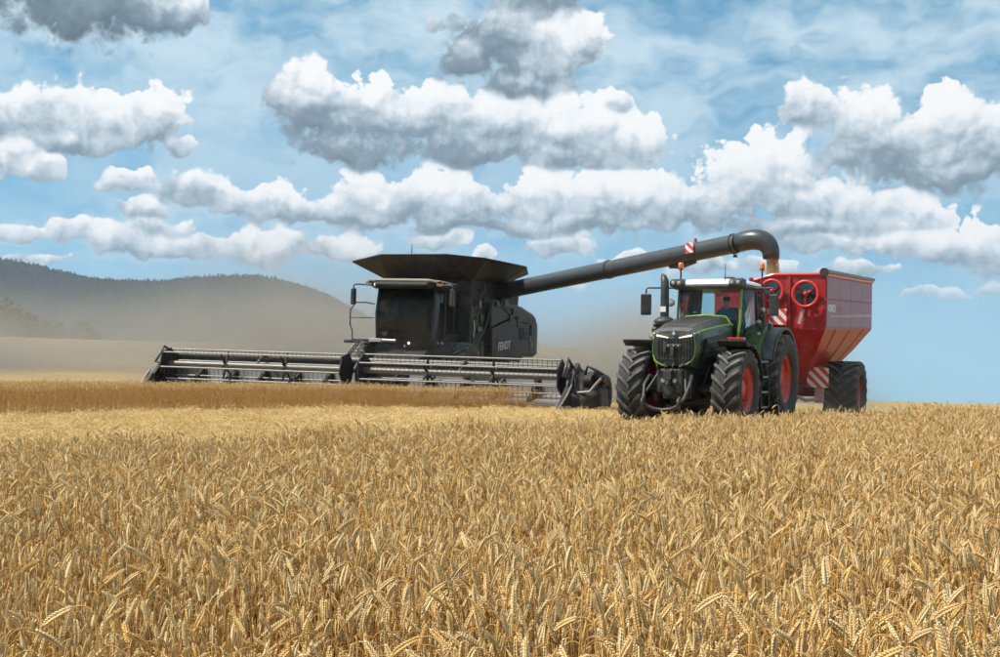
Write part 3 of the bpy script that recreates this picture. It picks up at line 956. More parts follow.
# ------------------------------------------------------------------ tractor
TH = R(27)
TX, TY = 4.36, 30.5
def build_tractor():
    root = empty('tractor', (TX, TY, g1(TX, TY)-0.02), (0, R(0.8), -TH))
    tag(root, 'green and black tractor with red wheel rims pulling the red grain cart', 'tractor')
    RF, WF, RRF = 0.925, 0.68, 0.53
    RB, WB_, RRB = 1.13, 0.80, 0.60
    YB = 3.2; HTF, HTB = 1.14, 1.13
    tf = tyre_mesh('tyre', RF, WF, RRF, 18, 0.07, 0.36).mesh('front_tyre', [M_RUBBER, M_LUG])
    tb = tyre_mesh('tyre', RB, WB_, RRB, 20, 0.07, 0.34).mesh('rear_tyre', [M_RUBBER, M_LUG])
    for s in (-1, 1):
        wheel(root, 'front_wheel', (s*HTF, 0, RF), RF, WF, RRF, s, tf, M_RIM, 0.32)
        wheel(root, 'rear_wheel', (s*HTB, YB, RB), RB, WB_, RRB, s, tb, M_RIM, 0.36)
    # chassis, engine block, axles
    m = MB()
    m.box(-0.34, 0.34, -0.75, 3.3, 0.70, 1.25)
    m.box(-0.42, 0.42, 0.5, 2.6, 0.62, 1.1)
    m.cyl((-0.95, 0, 0.90), (0.95, 0, 0.90), 0.15, 14)
    m.cyl((-0.95, YB, 1.13), (0.95, YB, 1.13), 0.2, 14)
    m.box(-0.30, 0.30, -0.9, -0.7, 0.75, 1.35)
    m.sphere((0.0, 0.0, 0.86), 0.26, 12, 8)
    m.build('chassis', M_IRON, root, 0.02)
    # front axle: steering cylinders and knuckles
    for s in (-1, 1):
        m = MB(); m.cyl((s*0.2, -0.22, 0.88), (s*0.75, -0.24, 0.9), 0.05, 10); m.build('steering_cylinder', M_IRON, root)
        m = MB(); m.cyl((s*0.80, 0, 0.62), (s*0.80, 0, 1.18), 0.13, 12); m.build('axle_knuckle', M_IRON, root)
        m = MB(); m.cyl((s*0.36, 0.1, 1.05), (s*0.5, 0.05, 1.55), 0.06, 10); m.build('suspension_strut', M_IRON, root)
    m = MB(); m.box(-0.58, 0.58, 0.35, 3.0, 0.52, 1.5); m.build('belly_cover', M_BLACK, root, 0.03)
    # tanks, battery box and steps between the wheels
    m = MB(); m.prism([(0.98, 0.48), (2.05, 0.48), (2.12, 0.62), (2.12, 1.35), (0.98, 1.42)], 0.42, 1.10)
    m.build('fuel_tank', M_BLACK, root, 0.05, 3)
    m = MB(); m.prism([(0.98, 0.48), (2.05, 0.48), (2.12, 0.62), (2.12, 1.35), (0.98, 1.42)], -1.10, -0.42)
    m.build('battery_box', M_BLACK, root, 0.05, 3)
    for k in range(4):
        m = MB(); m.cbox((1.24, 1.42, 0.48+0.36*k), (0.36, 0.62, 0.05)); m.build('step', M_GRAPH, root, 0.01)
    m = MB()
    for y in (1.08, 1.76): m.tube([(1.42, y, 0.45), (1.42, y, 1.1), (1.25, y+0.05, 1.75)], 0.022, 8)
    m.build('step_rail', M_BLACK, root)
    # ---- hood: slopes down to the nose; green flanks, dark ribbed top
    # section: half widths and heights along the length (y, half width at base, half width at shoulder, half top, z base, z shoulder, z top)
    S = [(-0.98, 0.47, 0.44, 0.34, 1.46, 2.15, 2.22), (-0.90, 0.54, 0.51, 0.40, 1.42, 2.22, 2.30), (-0.5, 0.59, 0.56, 0.44, 1.40, 2.29, 2.40),
         (0.2, 0.61, 0.60, 0.47, 1.40, 2.37, 2.51), (0.95, 0.62, 0.62, 0.50, 1.42, 2.44, 2.61), (1.38, 0.62, 0.62, 0.52, 1.5, 2.46, 2.65)]
    rings = []
    for y, wb, wsd, wt, zb, zs, zt in S:
        rings.append([(-wb*0.80, y, zb), (-wb, y, zb+(zs-zb)*0.45), (-wsd, y, zs), (-wt, y, zt-0.02), (0, y, zt), (wt, y, zt-0.02), (wsd, y, zs), (wb, y, zb+(zs-zb)*0.45), (wb*0.80, y, zb)])
    m = MB(); m.loft(rings, smooth=True)
    hood = m.build('hood', M_DKGREEN, root, 0.02, 2)
    # dark top panel
    m = MB(); tr = []
    for y, wb, wsd, wt, zb, zs, zt in S[:5]:
        yy = y - 0.012 if y < -0.95 else y
        tr.append([(-wsd*0.96, yy, zs+0.012), (-wt, yy, zt+0.004), (0, yy, zt+0.024), (wt, yy, zt+0.004), (wsd*0.96, yy, zs+0.012), (wt*0.9, yy, zs-0.03), (-wt*0.9, yy, zs-0.03)])
    m.loft(tr, smooth=False)
    tp = m.build('hood_top_panel', M_GRAPH, hood, 0.006)
    for k in range(9):                                        # raised ribs along the top
        t = (k-4)/4.0
        pts = []
        for y, wb, wsd, wt, zb, zs, zt in S[1:5]:
            x = t*wt*0.94; pts.append((x, y, zt + 0.022*(1-abs(t)) + 0.008))
        m = MB(); m.tube(pts, 0.012, 6, flat=0.8); m.build('hood_rib', M_BLACK, hood)
    # light green edge of the hood at the rear and along its shoulder
    for s in (-1, 1):
        pts = [(s*(wsd+0.006), y, zs-0.02) for y, wb, wsd, wt, zb, zs, zt in S]
        m = MB(); m.tube(pts, 0.026, 8); m.build('hood_edge', M_LIME, hood)
    m = MB(); m.tube([(-0.62, 1.22, 2.46), (-0.5, 1.22, 2.63), (0, 1.22, 2.665), (0.5, 1.22, 2.63), (0.62, 1.22, 2.46)], 0.04, 8, flat=0.7)
    m.build('hood_rear_edge', M_LIME, hood)
    # dark lower flank with vents
    for s in (-1, 1):
        m = MB(); m.hexa([(s*0.50, -0.72, 1.44), (s*0.60, -0.72, 1.60), (s*0.585, 1.30, 1.60), (s*0.50, 1.30, 1.50), (s*0.625, -0.55, 2.06), (s*0.632, -0.50, 2.08), (s*0.637, 1.30, 2.28), (s*0.60, 1.30, 2.28)]); fp = m.build('flank_panel', M_BLACK, hood, 0.01)
        for k in range(4):
            z = 1.66 + k*0.10
            m = MB(); m.hexa([(s*0.60, -0.42, z), (s*0.645, -0.42, z+0.02), (s*0.648, 1.1, z+0.09), (s*0.60, 1.1, z+0.07), (s*0.60, -0.42, z+0.045), (s*0.645, -0.42, z+0.05), (s*0.648, 1.1, z+0.12), (s*0.60, 1.1, z+0.115)])
            m.build('side_vent', M_GRAPH, hood)
    # ---- nose
    m = MB(); m.prism([(-0.34, 1.44), (0.34, 1.44), (0.45, 1.72), (0.44, 2.10), (-0.44, 2.10), (-0.45, 1.72)], -1.02, -0.95, 'XZ')
    gr = m.build('grille', M_BLACK, root, 0.015)
    for k in range(11):
        x = -0.37 + k*0.074
        m = MB(); m.box(x-0.009, x+0.009, -1.045, -1.015, 1.52+0.25*abs(x), 2.06); m.build('grille_bar', M_BLACK, gr)
    for z in (1.60, 1.84):
        m = MB(); m.box(-0.40, 0.40, -1.055, -1.035, z, z+0.022); m.build('grille_crossbar', M_BLACK, gr)
    for s in (-1, 1):                                         # green frame of the nose
        m = MB(); m.tube([(s*0.455, -0.99, 2.16), (s*0.505, -1.00, 1.90), (s*0.495, -1.01, 1.72)], [0.016, 0.022, 0.024], 8); m.build('nose_frame', M_GREEN, gr)
        m = MB(); m.tube([(s*0.495, -1.01, 1.70), (s*0.44, -1.04, 1.56), (s*0.30, -1.06, 1.47), (s*0.14, -1.07, 1.44)], [0.018, 0.026, 0.026, 0.014], 8); m.build('chin_frame', M_LIME if s < 0 else M_GREEN, gr)
        m = MB(); m.hexa([(s*0.13, -1.055, 2.07), (s*0.42, -1.03, 2.115), (s*0.42, -0.99, 2.115), (s*0.13, -1.0, 2.07), (s*0.13, -1.055, 2.092), (s*0.42, -1.02, 2.155), (s*0.42, -0.98, 2.155), (s*0.13, -1.0, 2.092)])
        m.build('headlight', M_LIT, gr, 0.006)
        for k in range(2):
            lamp(gr, (s*(0.47+0.07*k), -0.98+0.10*k, 2.17), 0.032, (s*0.2, -1, 0), M_LAMP, 'nose_lamp', 0.05)
    m = MB(); m.prism([(0.0, 2.24), (0.05, 2.17), (0.0, 2.14), (-0.05, 2.17)], -1.05, -1.02, 'XZ'); m.build('emblem', M_CHROME, gr)
    m = MB(); m.box(-0.16, 0.20, -1.10, -1.05, 1.86, 1.94); m.box(-0.24, -0.16, -1.09, -1.04, 1.74, 1.98); m.box(-0.05, 0.03, -1.12, -1.04, 1.66, 1.86); m.build('camera_bracket', M_IRON, gr, 0.01)
    for x in (-0.10, 0.02, 0.13): lamp(gr, (x, -1.105, 1.90), 0.026, (0, -1, 0), M_LAMP, 'sensor', 0.04)
    # ---- front linkage
    m = MB(); m.box(-0.30, 0.30, -1.28, -0.9, 0.85, 1.38); m.box(-0.38, 0.38, -1.12, -0.9, 0.98, 1.2)
    fl = m.build('front_linkage', M_IRON, root, 0.03)
    for s in (-1, 1):
        m = MB(); m.tube([(s*0.36, -1.0, 1.12), (s*0.50, -1.22, 1.22), (s*0.53, -1.45, 1.02), (s*0.47, -1.66, 0.72), (s*0.42, -1.80, 0.62)], [0.045, 0.045, 0.04, 0.036, 0.034], 10)
        m.build('lower_link', M_IRON, fl)
        m = MB(); m.cyl((s*0.30, -1.1, 1.32), (s*0.46, -1.5, 0.88), 0.032, 10); m.build('lift_cylinder', M_IRON, fl)
        m = MB(); m.tube([(s*0.42, -1.80, 0.50), (s*0.42, -1.90, 0.56), (s*0.42, -1.88, 0.70), (s*0.42, -1.78, 0.74)], 0.038, 8); m.build('catch_hook', M_IRON, fl)
        for cx_, cz_, cr_ in ((0.26, 1.32, 0.04), (0.14, 1.12, 0.05), (0.22, 0.98, 0.045)):
            m = MB(); m.cyl((s*cx_, -1.27, cz_), (s*cx_, -1.34, cz_), cr_, 10); m.build('coupling', M_STEEL if cx_ < 0.2 else M_IRON, fl)
    m = MB(); m.tube([(-0.42, -1.78, 0.60), (-0.22, -1.72, 0.50), (0, -1.70, 0.47), (0.22, -1.72, 0.50), (0.42, -1.78, 0.60)], 0.042, 10); m.build('cross_bar', M_IRON, fl)
    m = MB(); m.cyl((0, -1.35, 1.30), (0, -1.42, 1.02), 0.06, 10); m.box(-0.09, 0.09, -1.46, -1.26, 1.14, 1.34); m.build('top_link_hook', M_IRON, fl, 0.01)
    m = MB(); m.cyl((0, -1.36, 0.92), (0, -1.27, 0.92), 0.12, 16); m.build('power_shaft_guard', M_BLACK, fl)
    for k in range(4):
        x = -0.24+0.16*k
        m = MB(); m.tube([(x, -1.28, 1.32), (x*1.1, -1.36, 1.42), (x*1.3, -1.3, 1.5), (x*1.2, -1.1, 1.46)], 0.018, 6); m.build('hose', M_BLACK, fl)
    # ---- fenders
    for s in (-1, 1):
        outer, inner = [], []
        for k in range(9):
            a = R(8 + 12.0*k)
            outer.append(((RF+0.13)*math.cos(a), RF + (RF+0.11)*math.sin(a))); inner.append(((RF+0.10)*math.cos(a), RF + (RF+0.075)*math.sin(a)))
        outer.append((-0.42, 2.055)); inner.append((-0.42, 2.02))
        m = MB(); m.prism(outer + inner[::-1], s*HTF-WF*0.5, s*HTF+WF*0.52)
        m.build('front_fender', M_BLACK, root, 0.012)
        # rear fender: wide dark arch with a green front face
        outer, inner = [], []
        for k in range(13):
            a = R(12 + 12.2*k); r1, r2 = 1.30, 1.235
            outer.append((YB + r1*math.cos(a), RB + r1*math.sin(a)*1.0)); inner.append((YB + r2*math.cos(a), RB + r2*math.sin(a)))
        m = MB(); m.prism(outer + inner[::-1], s*0.66, s*1.42)
        fd = m.build('rear_fender', M_GRAPH, root, 0.03, 3)
        m = MB(); fx = [(YB-1.32, 1.28), (YB-1.37, 1.62), (YB-1.24, 1.98), (YB-0.98, 2.28), (YB-0.60, 2.48), (YB-0.3, 2.52), (YB-0.3, 2.35), (YB-0.9, 2.1), (YB-1.18, 1.7), (YB-1.20, 1.28)]
        m.prism(fx, s*0.68, s*1.16)
        m.build('fender_panel', M_GREEN, fd, 0.03, 3)
        m = MB(); m.prism([(p[0], p[1]) for p in outer] + inner[::-1], s*1.422, s*1.46)
        m.build('fender_lip', M_BLACK, fd, 0.01)
        m = MB(); m.cbox((s*1.30, YB-0.95, 2.42), (0.10, 0.16, 0.14)); m.build('side_lamp', M_AMBER if s < 0 else M_BLACK, fd, 0.02)
    m = MB(); m.cbox((1.16, -0.05, 2.085), (0.36, 0.24, 0.05), rot=(0, 0, 0)); m.build('red_reflector', M_REDLENS, root, 0.015)
    # ---- cab
    CF, CB = 1.45, 3.25           # front and rear of the cab
    ZB, ZR = 1.70, 3.32
    # corner posts: front A (leaning), middle B, rear C
    lowF, topF = 0.66, 0.78
    posts = {}
    for s in (-1, 1):
        m = MB(); m.tube([(s*lowF, CF-0.02, 1.72), (s*0.79, CF, 2.5), (s*topF, CF+0.10, ZR)], [0.045, 0.034, 0.034], 8)
        m.build('front_post', M_LIME if s > 0 else M_GREEN, root)
        m = MB(); m.tube([(s*0.88, 2.58, 1.80), (s*0.90, 2.56, 2.5), (s*0.84, 2.52, ZR)], 0.045, 8); m.build('door_post', M_BLACK, root)
        m = MB(); m.tube([(s*0.84, CB, 2.2), (s*0.84, CB, 2.7), (s*0.78, CB-0.06, ZR)], 0.055, 8); m.build('rear_post', M_BLACK, root)
    # floor tub and lower body
    m = MB(); m.prism([(CF-0.05, 1.35), (CB, 1.35), (CB, 2.05), (2.6, 1.80), (CF, 1.62)], -0.80, 0.80)
    m.build('cab_body', M_BLACK, root, 0.04)
    # glazing
    def pane(name, a, b, c, d, mat, th=0.008, parent=root):
        a, b, c, d = map(Vector, (a, b, c, d)); n = (b-a).cross(d-a).normalized()*th
        m = MB(); m.hexa([a, b, b+n, a+n, d, c, c+n, d+n]); return m.build(name, mat, parent)
    pane('windscreen', (-0.66, CF-0.01, 1.70), (0.66, CF-0.01, 1.70), (0.75, CF+0.095, ZR-0.02), (-0.75, CF+0.095, ZR-0.02), M_GLASS)
    pane('rear_window', (-0.80, CB, 2.06), (0.80, CB, 2.06), (0.76, CB-0.05, ZR-0.02), (-0.76, CB-0.05, ZR-0.02), M_GLASS)
    for s in (-1, 1):
        dr = pane('door_glass', (s*0.72, CF+0.04, 1.66), (s*0.90, 2.54, 1.84), (s*0.845, 2.49, ZR-0.02), (s*0.79, CF+0.14, ZR-0.02), M_TINT if s < 0 else M_GLASS)
        m = MB(); m.tube([(s*0.93, 2.35, 2.2), (s*0.97, 2.35, 2.28), (s*0.97, 2.33, 2.46), (s*0.93, 2.33, 2.54)], 0.014, 6); m.build('door_handle', M_BLACK, dr)
        pane('rear_quarter_glass', (s*0.90, 2.62, 1.84), (s*0.86, CB-0.04, 2.10), (s*0.80, CB-0.10, ZR-0.02), (s*0.85, 2.56, ZR-0.02), M_GLASS)
    # roof: pale shell on a dark visor frame
    m = MB(); rr = []
    for z, ex, yf, yb in ((3.30, 0.86, CF-0.16, CB+0.04), (3.36, 0.92, CF-0.22, CB+0.08), (3.42, 0.92, CF-0.20, CB+0.08)):
        rr.append([(-ex, yf+0.18, z), (-ex*0.8, yf, z), (ex*0.8, yf, z), (ex, yf+0.18, z), (ex, yb-0.15, z), (ex*0.85, yb, z), (-ex*0.85, yb, z), (-ex, yb-0.15, z)])
    m.loft(rr); roof = m.build('roof', M_GRAPH, root, 0.02)
    m = MB(); rr = []
    for z, k, yo in ((3.423, 0.95, 0.05), (3.50, 0.90, 0.10), (3.55, 0.74, 0.25), (3.57, 0.45, 0.5)):
        ex = 0.9*k; yf, yb = CF-0.20+yo, CB+0.06-yo
        rr.append([(-ex, yf+0.2, z), (-ex*0.75, yf, z), (ex*0.75, yf, z), (ex, yf+0.2, z), (ex, yb-0.15, z), (ex*0.85, yb, z), (-ex*0.85, yb, z), (-ex, yb-0.15, z)])
    m.loft(rr, smooth=True); m.build('roof_shell', M_WHITE, roof, 0.02)
    for s in (-1, 1):
        m = MB(); m.prism([(CF-0.30, 3.36), (CF+0.1, 3.36), (CF+0.1, 3.53), (CF-0.18, 3.55), (CF-0.30, 3.48)], s*0.58, s*0.90)
        lp = m.build('light_pod', M_BLACK, roof, 0.02)
        for k in range(2): lamp(lp, (s*(0.66+0.15*k), CF-0.30, 3.44), 0.055, (0.05*s, -1, -0.05), M_LAMP)
    beacon(roof, (-0.70, CF-0.05, 3.78), stalk=0.26)
    beacon(roof, (0.90, CB-0.35, 3.84), stalk=0.50)
    m = MB(); m.tube([(0.42, CF-0.05, 3.5), (0.42, CF-0.05, 3.92)], [0.012, 0.006], 6); m.build('antenna', M_BLACK, roof)
    m = MB(); m.cyl((0.25, 2.3, 3.56), (0.25, 2.3, 3.64), 0.14, 16); m.build('satellite_receiver', M_GRAPH, roof)
    # mirrors on long arms
    for s in (-1, 1):
        yb = CF-0.05 if s < 0 else 2.2
        xm = 1.50 if s < 0 else 1.46
        ym = 1.15 if s < 0 else 1.95
        m = MB(); m.tube([(s*0.86, yb, 3.34), (s*1.15, yb-0.1, 3.34), (s*(xm-0.03), ym, 3.34), (s*xm, ym, 3.28), (s*xm, ym, 3.20)], 0.022, 8)
        ar = m.build('mirror_arm', M_BLACK, root)
        m = MB(); m.cbox((s*xm, ym, 2.93), (0.26, 0.10, 0.52), rot=(0, 0, -0.3*s)); hs = m.build('mirror_housing', M_BLACK, ar, 0.035, 3)
        m = MB(); m.cbox((s*xm+0.01*s, ym+0.055, 2.93), (0.21, 0.02, 0.46), rot=(0, 0, -0.3*s)); m.build('mirror_glass', M_MIRROR, hs)
    # exhaust with intake can on the right flank
    m = MB(); m.lathe([(0.001, 2.40), (0.22, 2.40), (0.26, 2.46), (0.26, 2.53), (0.18, 2.60), (0.10, 2.63)], 20, 'Z', (-0.98, 1.05, 0))
    m.box(-1.14, -0.74, 0.9, 1.25, 1.9, 2.42)
    can = m.build('exhaust_can', M_BLACK, root, 0.015)
    m = MB(); m.tube([(-0.98, 1.05, 2.60), (-0.98, 1.05, 3.35), (-0.99, 1.07, 3.48), (-1.04, 1.12, 3.60), (-1.10, 1.18, 3.66)], [0.105, 0.10, 0.10, 0.075, 0.03], 16)
    m.build('exhaust_pipe', M_BLACK, can)
    m = MB(); m.box(-1.05, -0.91, 0.935, 0.942, 2.74, 2.87); m.build('sticker', M_WHITE, can)
    for z, r in ((2.30, 0.10), (2.05, 0.12), (2.42, 0.07)):
        m = MB(); m.sphere((-1.15, 0.90, z), r, 10, 8); m.build('side_unit', M_IRON, can)
    lamp(root, (-0.95, CF-0.05, 2.98), 0.09, (0, -1, 0), M_LAMP)
    lamp(root, (-1.22, 0.85, 2.15), 0.075, (0, -1, 0), M_LAMP)
    # hydraulic fittings and grab rail on the left flank beside the cab
    m = MB(); m.tube([(1.02, 2.5, 1.9), (1.06, 2.5, 2.5), (1.02, 2.48, 2.9)], 0.018, 8); m.build('grab_rail', M_BLACK, root)
    for k in range(6):
        m = MB(); m.sphere((0.98+0.05*(k % 3), 2.22+0.13*(k//3), 2.08+0.15*k), 0.055+0.012*(k % 2), 8, 6); m.build('fitting', M_STEEL if k % 2 else M_IRON, root)
    # inside the cab
    m = MB(); m.cbox((0.06, 2.65, 2.18), (0.52, 0.50, 0.14)); m.cbox((0.06, 2.90, 2.56), (0.46, 0.13, 0.72), rot=(-0.12, 0, 0)); m.box(-0.1, 0.22, 2.5, 2.85, 1.5, 2.12)
    m.build('driver_seat', M_SEAT, root, 0.05, 3)
    m = MB(); q = []
    c = Vector((0.06, 1.98, 2.56)); ax = Vector((0, 0.42, 0.9)).normalized(); u = Vector((1, 0, 0)); w = ax.cross(u)
    q = [c + (u*math.cos(2*PI*k/24) + w*math.sin(2*PI*k/24))*0.20 for k in range(25)]
    m.tube(q, 0.016, 6, caps=False); m.tube([c-ax*0.5+Vector((0, -0.06, 0)), c], 0.04, 8)
    m.tube([c-u*0.2, c, c+u*0.2], 0.014, 6)
    m.build('steering_wheel', M_BLACK, root)
    m = MB(); m.cbox((-0.50, 1.95, 2.60), (0.22, 0.05, 0.30)); m.cyl((-0.5, 1.98, 1.7), (-0.5, 1.98, 2.5), 0.02, 6); m.build('display', M_BLACK, root, 0.01)
    m = MB(); m.hexa([(-0.6, 1.52, 1.7), (0.6, 1.52, 1.7), (0.35, 1.85, 1.7), (-0.35, 1.85, 1.7), (-0.5, 1.55, 2.2), (0.5, 1.55, 2.2), (0.25, 1.8, 2.4), (-0.25, 1.8, 2.4)]); m.build('dashboard', M_BLACK, root, 0.03)
    m = MB(); m.cbox((0.50, 2.55, 2.33), (0.18, 0.6, 0.16)); m.cyl((0.5, 2.35, 2.38), (0.5, 2.33, 2.54), 0.03, 8); m.build('arm_console', M_BLACK, root, 0.03)
    # rear hitch
    m = MB(); m.box(-0.25, 0.25, 3.3, 3.75, 0.55, 1.2); m.box(-0.08, 0.08, 3.7, 4.3, 0.50, 0.62); m.build('rear_hitch', M_IRON, root, 0.02)
    return root
tractor = build_tractor()

# ------------------------------------------------------------------ driver
def build_person(parent_m):
    """seated driver: one skinned body, hands on the steering wheel"""
    J = {}
    def P(n, x, y, z, r): J[n] = (Vector((x+0.06, y, z)), r)
    P('pelvis', 0, 2.66, 2.12, 0.145); P('waist', 0, 2.71, 2.28, 0.135); P('chest', 0, 2.73, 2.48, 0.155); P('upper', 0, 2.73, 2.60, 0.135)
    P('neck', 0, 2.71, 2.70, 0.055); P('jaw', 0, 2.685, 2.775, 0.068); P('head', 0, 2.685, 2.86, 0.088); P('crown', 0, 2.70, 2.935, 0.07); P('nose', 0, 2.585, 2.83, 0.016)
    for s, k in ((-1, 'L'), (1, 'R')):
        P('sh'+k, s*0.19, 2.72, 2.60, 0.068); P('el'+k, s*0.27, 2.52, 2.40, 0.047); P('wr'+k, s*0.20, 2.20, 2.42, 0.033); P('pa'+k, s*0.19, 2.12, 2.41, 0.036)
        for j in range(4):
            P('f%s%d' % (k, j), s*(0.155+0.025*j), 2.07, 2.43-0.006*j, 0.011); P('g%s%d' % (k, j), s*(0.155+0.024*j), 2.055, 2.385, 0.009)
        P('t'+k, s*0.15, 2.13, 2.44, 0.012); P('u'+k, s*0.135, 2.10, 2.455, 0.010)
        P('hi'+k, s*0.11, 2.58, 2.10, 0.105); P('kn'+k, s*0.17, 2.18, 2.14, 0.072); P('an'+k, s*0.16, 2.10, 1.72, 0.05); P('to'+k, s*0.17, 1.95, 1.68, 0.045)
    E = [('pelvis','waist'),('waist','chest'),('chest','upper'),('upper','neck'),('neck','jaw'),('jaw','head'),('head','crown'),('head','nose')]
    for k in 'LR':
        E += [('upper','sh'+k),('sh'+k,'el'+k),('el'+k,'wr'+k),('wr'+k,'pa'+k),('pelvis','hi'+k),('hi'+k,'kn'+k),('kn'+k,'an'+k),('an'+k,'to'+k),('pa'+k,'t'+k),('t'+k,'u'+k)]
        for j in range(4): E += [('pa'+k,'f%s%d' % (k, j)),('f%s%d' % (k, j),'g%s%d' % (k, j))]
    names = list(J); me = bpy.data.meshes.new('body')
    me.from_pydata([J[n][0] for n in names], [(names.index(a), names.index(b)) for a, b in E], [])
    o = bpy.data.objects.new('tmp_body', me); scene.collection.objects.link(o)
    sk = o.modifiers.new('skin', 'SKIN'); sk.use_smooth_shade = True
    if not me.skin_vertices: bpy.context.view_layer.objects.active = o
    for i, n in enumerate(names):
        d = me.skin_vertices[0].data[i]; d.radius = (J[n][1], J[n][1]); d.use_root = (n == 'pelvis')
    sb = o.modifiers.new('sub', 'SUBSURF'); sb.levels = 1; sb.render_levels = 1
    dg = bpy.context.evaluated_depsgraph_get(); dg.update()
    bm_ = bpy.data.meshes.new_from_object(o.evaluated_get(dg)); bpy.data.objects.remove(o)
    bm_.materials.clear()
    for m in (M_SHIRT, M_SKIN, M_TROUSER): bm_.materials.append(m)
    for p in bm_.polygons:
        c = p.center
        p.material_index = 1 if (c.z > 2.685 or (c.y < 2.24 and c.z > 2.34)) else (2 if c.z < 2.2 else 0)
        p.use_smooth = True
    e = empty('person'); e.matrix_world = parent_m @ Matrix.Translation((0, 0, 0.20))
    mesh_obj('body', bm_, e)
    m = MB(); m.lathe([(0.088, 2.87), (0.094, 2.90), (0.085, 2.95), (0.055, 2.985), (0.001, 3.0)], 16, 'Z', (0.06, 2.70, 0)); m.build('hair', M_HAIR, e)
    m = MB()
    for s in (-1, 1): m.sphere((0.06+s*0.032, 2.606, 2.862), 0.012, 8, 6)
    eb = m.build('eyes', M_HAIR, e); eb['kind'] = 'stuff'
    tag(e, 'driver in a dark blue shirt seated at the wheel inside the tractor cab', 'person')
bpy.context.view_layer.update()
build_person(tractor.matrix_world.copy())

